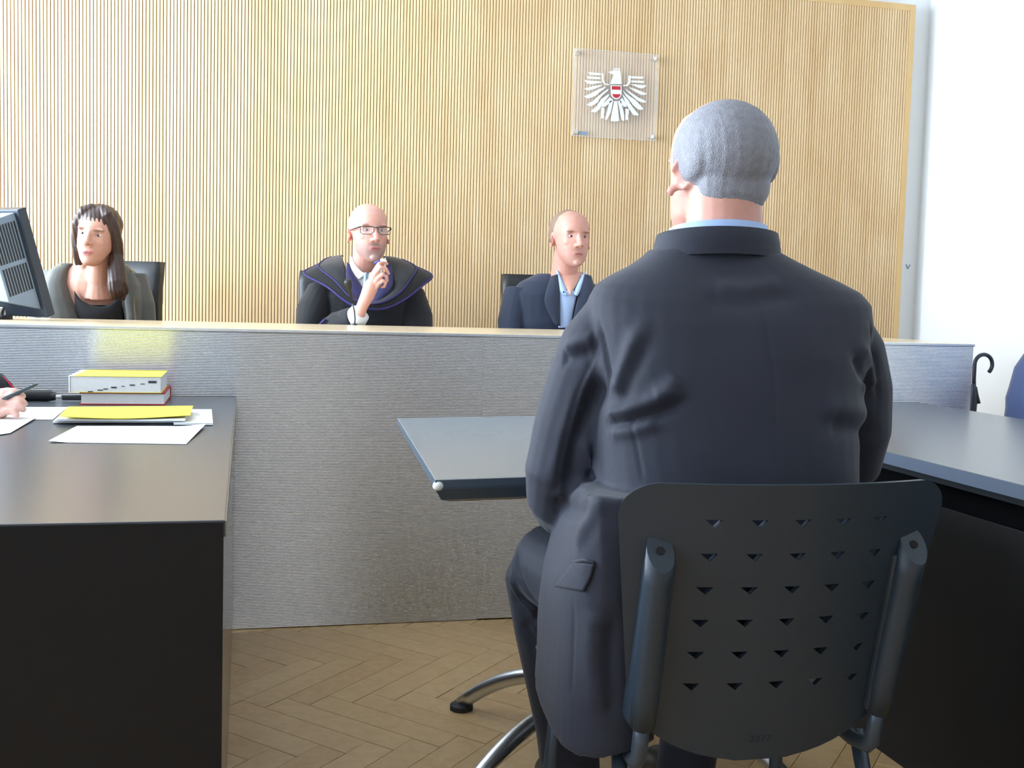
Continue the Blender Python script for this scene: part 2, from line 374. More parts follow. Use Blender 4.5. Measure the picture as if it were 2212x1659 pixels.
# ------------------------------------------------------------------ chair of the seated man
ch = empty('chair', (.765, 1.7, 0)); tag(ch, 'grey plastic chair with a perforated back and tubular frame', 'chair')
CXc = .778
def shell_y(z, dx): return 1.425+(.81-z)*.23+.045*(dx/.25)**2
def shell_w(z):
    w = .205+.058*min(1, max(0, (z-.38)/.40))
    t = (z-.755)/.053
    if t > 0: w -= .06*(1-math.sqrt(max(0, 1-min(t, 1)**2)))
    b = (.50-z)/.135
    if b > 0: w *= math.sqrt(max(.0, 1-min(b, .985)**2.6))*.98+.02
    return w
zs = [.366, .368, .372, .378, .386, .396, .41, .43, .45, .475, .5, .53, .56, .6, .64, .68, .72, .745, .76, .775, .786, .795, .801, .805, .8075]
us = [-1+2*i/28 for i in range(29)]
def sh(u, z, off): x = u*shell_w(z); return (CXc+x, shell_y(z, x)+off, z)
R = []
fr_ = [[sh(u, z, 0) for u in us] for z in zs]; bk_ = [[sh(u*.985, z, .010) for u in us] for z in zs]
m = MB(); nz, nu = len(zs), len(us)
v = [p for r in fr_ for p in r]+[p for r in bk_ for p in r]; f = []; K = nz*nu
for i in range(nz-1):
    for j in range(nu-1):
        a = i*nu+j; f.append((a, a+1, a+nu+1, a+nu)); f.append((K+a, K+a+nu, K+a+nu+1, K+a+1))
for j in range(nu-1): f.append((j, K+j, K+j+1, j+1)); a = (nz-1)*nu+j; f.append((a, a+1, K+a+1, K+a))
for i in range(nz-1): a = i*nu; f.append((a, a+nu, K+a+nu, K+a)); a = i*nu+nu-1; f.append((a, K+a, K+a+nu, a+nu))
m.add(v, f); sme = m.mesh('backrest')
bm = bmesh.new(); bm.from_mesh(sme); bmesh.ops.recalc_face_normals(bm, faces=bm.faces); bm.to_mesh(sme); bm.free()
cut = MB()
for r in range(6):
    for c in range(5):
        zc = .750-r*.0515; xc = CXc+.004+(c-2)*.0660
        tri = [(xc-.0135, zc+.0055), (xc+.0125, zc+.0055), (xc+.002, zc-.0065)]; y = shell_y(zc, xc-CXc)
        cut.add([(p[0], y-.03, p[1]) for p in tri]+[(p[0], y+.03, p[1]) for p in tri], [(0, 1, 2), (5, 4, 3), (0, 3, 4, 1), (1, 4, 5, 2), (2, 5, 3, 0)])
cme = cut.mesh('cut'); bm = bmesh.new(); bm.from_mesh(cme); bmesh.ops.recalc_face_normals(bm, faces=bm.faces); bm.to_mesh(cme); bm.free()
co = bpy.data.objects.new('cut', cme); COL.objects.link(co)
sme = evaluate(sme, [('BOOLEAN', dict(operation='DIFFERENCE', object=co, solver='EXACT'))]); bpy.data.objects.remove(co)
br = link('backrest', sme, M_PLAST, ch)
bm = bmesh.new(); bm.from_mesh(sme)
for fc in bm.faces: fc.smooth = True
for e in bm.edges:
    if e.calc_face_angle(0) > .6: e.smooth = False
bm.to_mesh(sme); bm.free()
def rim_path(): return [Vector(sh(1, z, .005)) for z in zs[12:]]
tx = MB()                                              # faint moulded size mark near the lower edge
def stroke(pts, o): tx.tube([Vector((CXc-.012+p[0], shell_y(.40+p[1], p[0])-.0006, .40+p[1])) for p in pts], .0007, 4)
for g in ([(-.012, .006), (-.006, .006), (-.007, 0), (-.012, -.003), (-.006, -.003)], [(-.002, .006), (-.002, -.003), (.003, -.003), (.003, .006), (-.002, .006)], [(.007, .006), (.013, .006), (.009, -.003)], [(.017, .006), (.022, .006), (.018, .002), (.022, -.003), (.016, -.003)]): stroke(g, 0)
tx.build('moulded_mark', M_PLAST, br)
for s in (-1, 1):
    xs_ = lambda z: CXc+s*(.196+.006*(z-.44)/.27)
    pts = [Vector((xs_(z), shell_y(z, .2)-.014, z)) for z in (.705, .66, .6, .54, .48, .43)]
    sl = MB().tube(pts, [.020, .0215, .022, .022, .021, .019], 20, up=(0, 1, 0)).build('sleeve', M_PLAST, ch, smooth=False, bevel=.0)
    yc_ = pts[0].y
    for v_ in sl.data.vertices:
        if (v_.co-pts[0]).length < .0235 and v_.co.z > .69: v_.co.z += (v_.co.y-yc_)*1.15+.004
    for p_ in sl.data.polygons: p_.use_smooth = len(p_.vertices) == 4
    w = MB().box((-.0235, -.012, 0), (.0235, .022, .265)); mxr = Matrix.Translation((xs_(.43), shell_y(.43, .2)-.006, .435)) @ Matrix.Rotation(math.atan(.21), 4, 'X')
    w.v = [tuple(mxr @ Vector(p)) for p in w.v]; w.build('sleeve_web', M_PLAST, sl, bevel=.006)
    t = pts[0]+Vector((0, 0, .0045)); n = Vector((0, -1.15, 1)).normalized()
    MB().tube([t-n*.001, t+n*.0012], .0064, 14).build('sleeve_hole', mat('dark hole', (.006, .006, .007), .9, var=.1), sl)
    b0 = pts[-1]; path = [b0+Vector((0, -.002, .01)), Vector((b0.x, b0.y+.006, .40)), Vector((b0.x, b0.y+.010, .378)), Vector((b0.x, b0.y+.022, .366)), Vector((b0.x-s*.004, b0.y+.06, .363)), Vector((b0.x-s*.01, 1.70, .375)), Vector((b0.x-s*.012, 1.90, .395))]
    MB().tube(path, .0125, 14).build('side_rail', M_TUBE, ch, smooth=True)
    MB().tube([Vector((CXc+s*.205, 1.60, .372)), Vector((CXc+s*.225, 1.47, .012))], .0125, 12).build('leg', M_TUBE, ch, smooth=True)
    MB().tube([Vector((CXc+s*.216, 1.895, .40)), Vector((CXc+s*.236, 1.925, .012))], .0125, 12).build('leg', M_TUBE, ch, smooth=True)
    for q in ((CXc+s*.225, 1.468), (CXc+s*.236, 1.926)): MB().tube([Vector((q[0], q[1], 0)), Vector((q[0], q[1], .02))], .016, 12).build('foot_cap', M_RUBBER, ch)
st = MB(); Rr = []
for i in range(9):
    y = 1.60+.35*i/8; hw = .215+.012*math.sin(PI*i/8); zz = .418-.012*math.sin(PI*i/8)+(.0 if i < 7 else -.006*(i-6))
    Rr.append([(CXc+hw*math.cos(a)*min(1, 1.25*abs(math.cos(a))**-.6 if abs(math.cos(a)) > .01 else 1) if False else CXc+hw*max(-1, min(1, 1.15*math.cos(a))), y, zz+.012*math.sin(a)) for a in (2*PI*k/20 for k in range(20))])
st.rings(Rr).build('seat', M_PLAST, ch, smooth=True)
cx_ = at(1160, 1392, 1.945)
MB().tube([cx_+Vector((.05, -.03, .0)), cx_+Vector((.010, .0, .002)), cx_+Vector((.006, .008, -.010))], .007, 10).build('seat_bracket', M_CHROME, ch, smooth=True)
# ------------------------------------------------------------------ coat of arms on a clear plate
M_ACRY = bpy.data.materials.new('clear acrylic'); M_ACRY.use_nodes = True
nt = M_ACRY.node_tree; b = nt.nodes['Principled BSDF']; b.inputs['Base Color'].default_value = (.82, .80, .84, 1); b.inputs['Roughness'].default_value = .12
tr = nt.nodes.new('ShaderNodeBsdfTransparent'); mxs = nt.nodes.new('ShaderNodeMixShader'); mxs.inputs[0].default_value = .13
nt.links.new(tr.outputs[0], mxs.inputs[1]); nt.links.new(b.outputs[0], mxs.inputs[2]); nt.links.new(mxs.outputs[0], nt.nodes['Material Output'].inputs[0])
M_EDGE = mat('acrylic edge', (.8, .82, .84), .3, var=.02, alpha=.32)
M_EAG = mat('white enamel', (.82, .85, .9), .35, var=.02); M_EOUT = mat('grey outline', srgb(150, 140, 130), .5, var=.05)
M_ERED = mat('red enamel', srgb(190, 35, 50), .4, var=.04)
YE = 5.412
pl = [at(x, y, YE) for x, y in ((1237, 294), (1416, 301), (1420, 121), (1241, 103))]
px0, px1, pz0, pz1 = pl[0].x, pl[2].x+.003, (pl[0].z+pl[1].z)/2, (pl[2].z+pl[3].z)/2
em = empty('coat_of_arms', ((px0+px1)/2, YE, pz0)); tag(em, 'clear square plaque with a white eagle emblem on the slatted wall', 'plaque')
MB().box((px0, YE, pz0), (px1, YE+.006, pz1)).build('plate', M_ACRY, em)
e = MB(); t = .003
e.box((px0-t, YE-.0004, pz0-t), (px1+t, YE+.0064, pz0)); e.box((px0-t, YE-.0004, pz1), (px1+t, YE+.0064, pz1+t)); e.box((px0-t, YE-.0004, pz0), (px0, YE+.0064, pz1)); e.box((px1, YE-.0004, pz0), (px1+t, YE+.0064, pz1))
e.build('plate_edge', M_EDGE, em)
for sx in (px0+.016, px1-.018):
    for sz in (pz0+.016, pz1-.018):
        MB().tube([Vector((sx, YE-.010, sz)), Vector((sx, YP-.001, sz))], .009, 14).build('standoff', M_CHROME, em, smooth=False)
def ecrop(u, v): return at(1220+u/7.54, 90+v/7.54, YE-.004)
def epiece(name, poly, m, y0=-.004, y1=-.0005):
    P = [ecrop(*p) for p in poly]
    v = [(p.x, YE+y0, p.z) for p in P]+[(p.x, YE+y1, p.z) for p in P]; n = len(P)
    mb = MB(); mb.add(v, [tuple(range(n)), tuple(range(2*n-1, n-1, -1))]+[(i, i+n, (i+1) % n+n, (i+1) % n) for i in range(n)])
    return mb.build(name, m, em)
FE = [[(385,495),(585,515),(585,548),(410,540)], [(362,562),(580,580),(580,612),(385,605)], [(318,628),(590,650),(600,672),(430,692),(370,680)],
 [(315,765),(480,720),(620,700),(570,735),(440,785),(370,795)], [(315,890),(400,855),(560,770),(680,728),(640,770),(560,830),(510,880),(420,915),(370,925)],
 [(360,1020),(470,960),(540,890),(640,815),(715,765),(705,800),(620,870),(560,940),(540,985),(440,1050),(400,1048)],
 [(420,1135),(520,1050),(600,930),(720,850),(720,880),(630,1000),(560,1110),(500,1155)], [(600,1030),(650,990),(730,905),(790,950),(720,1010),(660,1055),(610,1065)],
 [(1085,565),(1285,572),(1270,605),(1085,598)], [(1085,632),(1298,640),(1280,675),(1085,660)], [(1070,690),(1330,712),(1320,730),(1270,760),(1220,758)],
 [(1045,740),(1160,775),(1340,848),(1300,868),(1240,865),(1140,810)], [(975,760),(1080,830),(1200,910),(1322,968),(1320,990),(1260,992),(1180,955),(1120,900),(1040,830)],
 [(940,785),(1000,850),(1120,930),(1170,970),(1275,1085),(1265,1110),(1200,1105),(1120,1040),(1060,960),(1000,890)],
 [(935,850),(1030,950),(1100,1060),(1205,1190),(1190,1205),(1120,1195),(1060,1110),(1000,1010)], [(930,910),(1000,1010),(1010,1060),(960,1060),(905,990),(900,950)],
 [(735,965),(790,960),(745,1160),(690,1270),(655,1272)], [(805,968),(855,968),(885,1290),(815,1302),(748,1285)], [(865,965),(915,960),(970,1200),(970,1290),(930,1280)]]
for i, q in enumerate(FE): epiece('eagle_feather', q, M_EAG, -.004-.0004*(i % 3))
epiece('eagle_head', [(710,492),(760,482),(800,462),(905,470),(915,560),(925,690),(745,690),(765,620),(790,570),(800,535),(760,525)], M_EAG)
epiece('mural_crown', [(805,432),(822,432),(822,440),(845,440),(845,434),(868,434),(868,442),(890,442),(890,438),(905,440),(905,458),(805,452)], M_EAG)
epiece('eagle_breast', [(560,770),(680,728),(735,700),(930,710),(975,760),(1080,830),(1000,1000),(870,980),(660,1000),(600,930)], M_EOUT, -.0022)
for q in ([(595,1070),(645,1075),(650,1140),(636,1180),(645,1250),(618,1240),(590,1258),(598,1190)], [(990,1090),(1045,1100),(1042,1180),(1030,1200),(1035,1288),(1010,1265),(985,1275),(992,1180)]): epiece('eagle_claw', q, M_EAG)
for q in ([(605,515),(630,515),(632,630),(665,685),(725,690),(722,708),(655,702),(612,650)], [(1040,555),(1078,555),(1070,665),(1030,722),(950,725),(950,708),(1010,702),(1038,655)]): epiece('wing_arm', q, M_EAG)
epiece('shield_rim', [(735,698),(932,708),(934,865),(908,925),(868,952),(828,958),(785,938),(742,885)], M_EOUT, -.006)
epiece('shield_field', [(745,712),(922,718),(922,862),(900,910),(866,935),(830,940),(790,920),(753,878)], M_EAG, -.007)
epiece('shield_stripe', [(762,725),(905,730),(903,787),(762,782)], M_ERED, -.0082); epiece('shield_stripe', [(766,855),(903,858),(893,890),(860,916),(826,920),(792,902)], M_ERED, -.0082)
epiece('maker_sticker', [(240,1455),(385,1465),(380,1522),(238,1512)], mat('silver sticker', srgb(150, 165, 185), .4, .3, var=.15, scale=90), -.0012, -.0002)

# ------------------------------------------------------------------ monitor on the bench
mo_p = at(114, 690, 4.02); mo_p.z = BH+.016
n_ = Vector((.62, .785, 0)).normalized(); e_ = Vector((n_.y, -n_.x, 0)); T = math.radians(19)
up_ = Vector((0, 0, 1))*math.cos(T)-n_*math.sin(T); nn = n_*math.cos(T)+Vector((0, 0, 1))*math.sin(T)
mm = Matrix(((e_.x, nn.x, up_.x, mo_p.x), (e_.y, nn.y, up_.y, mo_p.y), (e_.z, nn.z, up_.z, mo_p.z), (0, 0, 0, 1)))
mn = empty('monitor', (mo_p.x-.15, mo_p.y+.1, BH)); tag(mn, 'dark computer monitor seen from behind on the left end of the bench', 'monitor')
M_MON = mat('monitor casing', srgb(44, 52, 64), .38, var=.05); M_MONB = mat('monitor back', srgb(128, 144, 164), .42, var=.04)
def mbx(a, b): return MB().box(a, b, mx=mm)
H_ = .37
mbx((-.46, -.022, 0), (0, .012, H_)).build('bezel', M_MON, mn, bevel=.004)
mbx((-.445, .0125, .02), (-.015, .0135, H_-.015)).build('screen', M_BLACK, mn)
q0, q1 = (-.445, -.0285, .03, H_-.012), (-.415, -.175, .055, H_-.03)
hv = [(-.445, -.0225, .07), (-.018, -.0225, .03), (-.018, -.0225, H_-.01), (-.445, -.0225, H_-.01), (-.415, -.130, .12), (-.030, -.130, .09), (-.030, -.130, H_-.016), (-.415, -.130, H_-.016)]
hs = MB(); hs.add([mm @ Vector(p) for p in hv], [(0, 1, 2, 3), (7, 6, 5, 4), (0, 4, 5, 1), (1, 5, 6, 2), (2, 6, 7, 3), (3, 7, 4, 0)]); hso = hs.build('housing', M_MONB, mn, bevel=.003)
for i in range(9):
    y = -.034-.0105*i; x = -.018-.012*((-y-.0225)/.1075)
    for z0, z1 in ((.21, H_-.035), (.105, .195)): mbx((x-.001, y-.0028, z0), (x+.0014, y+.0028, z1)).build('vent_slot', M_BLACK, hso)
for i in range(10):
    y = -.034-.0092*i; z = H_-.01-.006*((-y-.0225)/.1075); mbx((-.25, y-.002, z-.002), (-.07, y+.002, z+.0008)).build('vent_slot', mat('slot grey', srgb(120, 130, 140), .5, var=.05), hso)
bc = mm @ Vector((-.23, -.10, .0))
MB().tube([Vector((bc.x, bc.y, BH)), Vector((bc.x, bc.y, BH+.010)), Vector((bc.x, bc.y, BH+.016))], [.10, .10, .06], 28).build('base', M_MON, mn)
MB().tube([Vector((bc.x, bc.y, BH+.012)), mm @ Vector((-.23, -.10, .10))], .028, 16).build('neck', M_MON, mn, smooth=True)
k = mm @ Vector((-.10, -.10, .06))
MB().tube([k, k+Vector((-.0, -.02, -.03)), k+Vector((-.03, -.03, -.055)), Vector((k.x-.06, k.y-.02, BH+.006)), Vector((k.x-.16, k.y+.0, BH+.006))], .005, 8).build('cable', M_BLACK, mn, smooth=True)
k = mm @ Vector((-.17, -.10, .06))
MB().tube([k, k+Vector((-.015, -.02, -.03)), Vector((k.x-.03, k.y-.02, BH+.005)), Vector((k.x-.15, k.y-.05, BH+.005))], .004, 8).build('cable', M_PAPER, mn, smooth=True)
mbx((-.135, -.13, .035), (-.095, -.10, .062)).build('connector', mat('connector white', (.7, .7, .72), .4, var=.03), mn, bevel=.002)

# ------------------------------------------------------------------ microphone
mi = empty('microphone', at(766, 701, 4.29)); tag(mi, 'slim black gooseneck microphone standing before the robed man', 'microphone')
mb_ = at(766, 702, 4.29); mb_.z = BH
MB().tube([mb_, mb_+Vector((0, 0, .006))], [.011, .009], 14).build('socket', M_BLACK, mi)
P = [mb_+Vector((0, 0, .004))]+[at(x, y, Yv) for x, y, Yv in ((767, 690, 4.288), (765.5, 672, 4.28), (761.5, 655, 4.27))]
MB().tube(P, .0028, 8).build('gooseneck', mat('mic stem', srgb(62, 72, 74), .35, .3, var=.05), mi, smooth=True)
P = [at(x, y, Yv) for x, y, Yv in ((761.5, 655, 4.27), (758, 640, 4.26), (755, 626, 4.25), (752.5, 614, 4.24), (751.5, 607, 4.232), (751, 604.5, 4.23))]
MB().tube(P, [.0032, .0055, .0085, .0155, .015, .009], 14).build('capsule', M_BLACK, mi, smooth=True)

# ------------------------------------------------------------------ things on the left desk
ZD = .7402
def sheet(name, corners, z, thick, m, parent=None, curl=None, nx=14, ny=7):
    c = [atz(x, y, z) for x, y in corners]                     # near left, near right, far right, far left
    top = []; bot = []
    for j in range(ny+1):
        for i in range(nx+1):
            u, v = i/nx, j/ny
            p = (c[0]*(1-u)+c[1]*u)*(1-v)+(c[3]*(1-u)+c[2]*u)*v
            h = curl(u, v) if curl else 0
            top.append((p.x, p.y, z+h)); bot.append((p.x, p.y, z+h-thick))
    K = len(top); f = []
    for j in range(ny):
        for i in range(nx):
            a = j*(nx+1)+i; f.append((a, a+1, a+nx+2, a+nx+1)); f.append((K+a, K+a+nx+1, K+a+nx+2, K+a+1))
    for i in range(nx): f.append((i, K+i, K+i+1, i+1)); a = ny*(nx+1)+i; f.append((a, a+1, K+a+1, K+a))
    for j in range(ny): a = j*(nx+1); f.append((a, a+nx+1, K+a+nx+1, K+a)); a += nx; f.append((a, K+a, K+a+nx+1, a+nx+1))
    m_ = MB(); m_.add(top+bot, f); return m_.build(name, m, parent, smooth=False)
def printed(parent, rows, z):                                   # rows of type: (x0, y0, x1, y1) pixels on the sheet plane
    m_ = MB()
    for x0, y0, x1, y1 in rows:
        a, b = atz(x0, y0, z), atz(x1, y1, z); d = (b-a); nrm = Vector((-d.y, d.x, 0)).normalized()*.0016
        m_.add([a-nrm, b-nrm, b+nrm, a+nrm], [(0, 1, 2, 3)])
    return tag(m_.build('print', M_INK, parent), kind='stuff')
bk = empty('book', (-.33, 3.35, ZD)); tag(bk, 'red clothbound book lying under the yellow book', 'book')
rx0, rx1, ry0, ry1 = -.437, -.213, 3.235, 3.50
MB().box((rx0, ry0, ZD), (rx1, ry1, ZD+.003)).build('cover', M_RED, bk, bevel=.0008); MB().box((rx0, ry0, ZD+.031), (rx1, ry1, ZD+.034)).build('cover', M_RED, bk, bevel=.0008)
MB().box((rx0+.004, ry0+.003, ZD+.003), (rx1-.003, ry1-.003, ZD+.031)).build('pages', M_PAGES, bk); MB().box((rx0, ry1-.003, ZD+.003), (rx1, ry1, ZD+.031)).build('spine', M_RED, bk)
by = empty('book', (-.35, 3.35, ZD+.034)); tag(by, 'thick yellow paperback with index marks on the page edges', 'book')
yx0, yx1, yy0, yy1, yz = -.462, -.222, 3.228, 3.485, ZD+.0342
MB().box((yx0+.002, yy0+.002, yz+.001), (yx1-.002, yy1-.002, yz+.0445)).build('pages', M_PAGES, by, bevel=.001)
MB().box((yx0, yy0, yz), (yx1, yy1, yz+.001)).build('cover', M_YELL, by)
cv = MB(); cv.box((yx0+.012, yy0-.001, yz+.0447), (yx1, yy1, yz+.0457)); cv.build('cover', M_YELL, by)
MB().box((yx0-.002, yy0, yz), (yx0+.0015, yy1, yz+.0457)).build('spine', M_PAPER, by, bevel=.0008); MB().box((yx0+.001, yy0-.001, yz+.0446), (yx0+.0119, yy1, yz+.0456)).build('spine_band', M_PAPER, by)
for u, v, w_, h_ in ((830, 368, 40, 13), (920, 352, 42, 8), (970, 342, 36, 8), (1045, 328, 44, 13), (1130, 317, 26, 5), (1215, 306, 42, 10), (1310, 296, 36, 6), (1400, 278, 66, 20)):
    a = at(u/4.254, 760+v/4.254, yy0); hw, hh = w_/4.254/2/715, h_/4.254/2/715
    MB().box((a.x-hw, yy0+.0008, a.z-hh), (a.x+hw, yy0+.0024, a.z+hh)).build('index_mark', M_INK, by)
o = sheet('folder', [(122, 909), (400, 911), (409, 893), (140, 889)], ZD+.0010, .001, mat('brown card', srgb(186, 146, 110), .7, var=.06)); tag(o, 'brown card folder at the bottom of the paper stack', 'folder')
o = sheet('document', [(375, 913), (460, 913.5), (457, 884), (380, 884)], ZD+.0068, .0052, M_PAPER); tag(o, 'stapled white document with printed lines sticking out right of the yellow folder', 'document')
printed(o, [(421+i*.3, 887+i*2.4, 431+i*.3+(i % 2)*3, 887.1+i*2.4) for i in range(5)], ZD+.0071)
for i in range(3):
    o = sheet('paper_sheet', [(114+i*4, 910.5-i*2.6), (394+i*3, 910-i*2.0), (402+i*2, 886-i), (142+i*3, 884-i)], ZD+.0056+i*.0042, .0040, M_PAPER, curl=lambda u, v, i=i: .0005*math.sin(u*5+i))
    tag(o, ['lowest white sheets under the yellow folder', 'middle white sheets under the yellow folder', 'topmost white sheets directly beneath the yellow folder'][i], 'papers', 'papers under the yellow folder')
o = sheet('paper_slip', [(300, 911.5), (388, 911.5), (392, 893), (310, 892)], ZD+.0016, .0006, mat('pink paper', srgb(235, 120, 190), .7, var=.03)); tag(o, 'pink paper slip showing at the edge of the paper stack', 'paper')
o = sheet('folder', [(127, 902), (411, 896.5), (417, 876.5), (147, 878.5)], ZD+.0222, .0012, M_FOLD, curl=lambda u, v: (1-v)*(-.006*math.sin(u*PI)**1.2+.003*(1-u))); tag(o, 'yellow card folder lying on the paper stack', 'folder')
printed(o, [(285, 888.4, 304, 888.8), (286, 890.2, 304, 890.6), (168, 883.5, 172, 883.6)], ZD+.0200)
o = sheet('paper_sheet', [(105, 955), (402, 959), (444.5, 921), (167, 919.5)], ZD+.0012, .0006, M_PAPER, curl=lambda u, v: .006*max(0, u-.82)/.18*v+.003*max(0, .12-u)/.12*(1-v)); tag(o, 'blank white sheet lying alone nearest the desk edge', 'paper')
o = sheet('paper_sheet', [(-70, 906.5), (114, 906), (146, 879.5), (-40, 879)], ZD+.001, .0006, M_PAPER); tag(o, 'printed white sheet beside the writing hand, left of the yellow folder', 'paper')
printed(o, [(60+i*6, 883+i*3, 118+i*4, 882.4+i*3) for i in range(6)], ZD+.0014)
o = sheet('paper_sheet', [(-80, 950), (22, 935), (79, 903), (-70, 897)], ZD+.0022, .0006, M_PAPER, curl=lambda u, v: .002*u*v); tag(o, 'white sheet under the writing hand at the desk side', 'paper')
cs = empty('pencil_case', (-.6, 3.33, ZD)); tag(cs, 'long black case with a silver clasp behind the papers', 'case')
a, b = at(20, 862, 3.33), at(121, 857, 3.33)
MB().tube([Vector((a.x-.05, 3.33, ZD+.017)), Vector((a.x, 3.33, ZD+.017)), Vector((b.x-.02, 3.33, ZD+.016)), Vector((b.x, 3.33, ZD+.014))], [.016, .017, .016, .011], 14).build('case_body', M_BLACK, cs, smooth=True)
MB().box((b.x-.004, 3.322, ZD+.008), (b.x+.016, 3.338, ZD+.020)).build('clasp', M_CHROME, cs, bevel=.003)
MB().box((b.x+.016, 3.318, ZD+.004), (b.x+.072, 3.342, ZD+.018)).build('strap', M_LEATHER, cs, bevel=.004)

# ------------------------------------------------------------------ umbrella
ub = empty('umbrella', (3.33, 4.62, 0)); tag(ub, 'black umbrella with a curved handle leaning by the white wall', 'umbrella')
M_UMB = mat('black umbrella', srgb(30, 36, 52), .4, var=.1)
cx, cz, rr = 3.397, .820, .0475
P = [Vector((3.352, 4.60, .70)), Vector((3.350, 4.60, .76))]+[Vector((cx+rr*math.cos(math.radians(g)), 4.60, cz+rr*math.sin(math.radians(g)))) for g in range(180, -60, -12)]
MB().tube(P, [.0092]*len(P), 12).build('handle', M_UMB, ub, smooth=True)
MB().tube([Vector((3.353, 4.60, .71)), Vector((3.338, 4.615, .05)), Vector((3.337, 4.616, .002))], .004, 8).build('shaft', M_CHROME, ub, smooth=True)
MB().tube([Vector((3.352, 4.60, .742)), Vector((3.351, 4.601, .70)), Vector((3.352, 4.602, .64)), Vector((3.347, 4.606, .45)), Vector((3.342, 4.61, .2)), Vector((3.339, 4.614, .07))], [.008, .014, .021, .022, .018, .007], 14).build('furled_canopy', M_UMB, ub, smooth=True)
MB().tube([Vector((3.362, 4.598, .715)), Vector((3.368, 4.596, .675)), Vector((3.376, 4.594, .636))], [.005, .008, .012], 10).build('loose_flap', M_UMB, ub, smooth=True)

# ------------------------------------------------------------------ office chairs
def office_chair(loc, rz, m, label, width=.42, top=1.165, lean=.05, floor=.14, group=None):
    c = empty('office_chair', loc, rz); tag(c, label, 'chair', group)
    bpy.context.view_layer.update()
    mw = c.matrix_world
    z0 = floor
    def b(name, mb, mt, smooth=False, bevel=0, par=None, seg=2):
        mb.v = [tuple(mw @ Vector((p[0], p[1], p[2]))) for p in mb.v]; return mb.build(name, mt, par or c, smooth, bevel, seg)
    R = []                                              # sitter faces local -y, backrest at +y
    for i in range(13):
        t = i/12; z = .55+t*(top-.55); hw = width/2*(1 if t < .93 else .97); y = .22+lean*t*t+.015*math.sin(t*PI*2)
        th = .035+.006*math.cos(t*PI*8)
        R.append([(hw*max(-1, min(1, 1.25*math.cos(a))), y+th*max(-1, min(1, 1.25*math.sin(a))), z) for a in (2*PI*k/24 for k in range(24))])
    bo = b('backrest', MB().rings(R), m, True, 0)
    for i in range(5 if m is M_LEATHER else 0):
        z = .62+i*(top-.68)/5; t = (z-.55)/(top-.55)
        b('seam', MB().tube([(-width/2-.002, .22+lean*t*t, z), (-width/2-.002, .22+lean*t*t-.03, z+.012)], .003, 5), M_BLACK, par=bo)
    sm = MB().box((-.24, -.26, .46+z0-.14), (.24, .22, .55+z0-.14)); b('seat', sm, m, False, .03, seg=3)
    b('column', MB().tube([(0, 0, z0+.08), (0, 0, .46+z0-.14)], .028, 14), M_STEEL, True)
    for k in range(5):
        a = 2*PI*k/5+.3; d = (math.cos(a), math.sin(a))
        b('base_arm', MB().tube([(0, 0, z0+.09), (d[0]*.28, d[1]*.28, z0+.06)], [.024, .014], 10), M_BLACK, True)
        b('castor', MB().tube([(d[0]*.28-d[1]*.018, d[1]*.28+d[0]*.018, z0+.027), (d[0]*.28+d[1]*.018, d[1]*.28-d[0]*.018, z0+.027)], .026, 12), M_BLACK)
    return c
G_ = 'black padded chairs behind the bench'
office_chair((.455, 4.66, 0), 0, M_LEATHER, 'black padded chair behind the robed man with glasses', .46, 1.163, group=G_)
office_chair((-.60, 4.72, 0), math.radians(-24), M_LEATHER, 'black padded chair behind the woman in the olive jacket', .37, 1.178, .03, group=G_)
office_chair((1.335, 4.66, 0), 0, M_LEATHER, 'black padded chair behind the man in the open blue shirt', .42, 1.178, group=G_)
office_chair((2.40, 3.20, 0), math.radians(-90), mat('dark blue fabric', srgb(52, 66, 104), .8, var=.1, bump=.3, bscale=500, sheen=.2), 'dark blue chair cut off by the right edge, beyond the right desk', .46, .98, .14, 0)
# ------------------------------------------------------------------ people
from mathutils.bvhtree import BVHTree
def skin_mat(name, rough=.5):
    m = bpy.data.materials.new(name); m.use_nodes = True; nt = m.node_tree; b = nt.nodes['Principled BSDF']
    a = nt.nodes.new('ShaderNodeVertexColor'); a.layer_name = 'col'
    n = nt.nodes.new('ShaderNodeTexNoise'); n.inputs['Scale'].default_value = 60; n.inputs['Detail'].default_value = 3
    tc = nt.nodes.new('ShaderNodeTexCoord'); nt.links.new(tc.outputs['Object'], n.inputs['Vector'])
    mx = nt.nodes.new('ShaderNodeMix'); mx.data_type = 'RGBA'; mx.blend_type = 'MULTIPLY'; mx.inputs[0].default_value = .18
    nt.links.new(a.outputs['Color'], mx.inputs[6]); nt.links.new(n.outputs['Fac'], mx.inputs[7]); nt.links.new(mx.outputs[2], b.inputs['Base Color'])
    b.inputs['Roughness'].default_value = rough; b.inputs['Subsurface Weight'].default_value = .12; b.inputs['Subsurface Radius'].default_value = (.01, .004, .002)
    return m
M_SKIN = skin_mat('skin')
def paint(me, base, spots):                           # spots: (centre, radii, colour, strength) in world space
    P = get_co(me); c = np.tile(np.array(base, float), (len(P), 1))
    for ctr, r, colr, s in spots:
        d = np.linalg.norm((P-np.array(ctr))/np.array(r), axis=1); w = (np.exp(-d**4)*s)[:, None]
        c = c*(1-w)+np.array(colr)*w
    at_ = me.color_attributes.new('col', 'FLOAT_COLOR', 'POINT')
    at_.data.foreach_set('color', np.hstack([c, np.ones((len(P), 1))]).ravel())
def sring(M, z, rx, yc, ry, p=1.0, n=44, front=None):
    R = []
    for k in range(n):
        a = 2*PI*k/n; c, s = math.cos(a), math.sin(a)
        x = rx*math.copysign(abs(c)**p, c); y = yc+(front if (front and s < 0) else ry)*math.copysign(abs(s)**p, s)
        R.append(M @ Vector((x, y, z)))
    return R
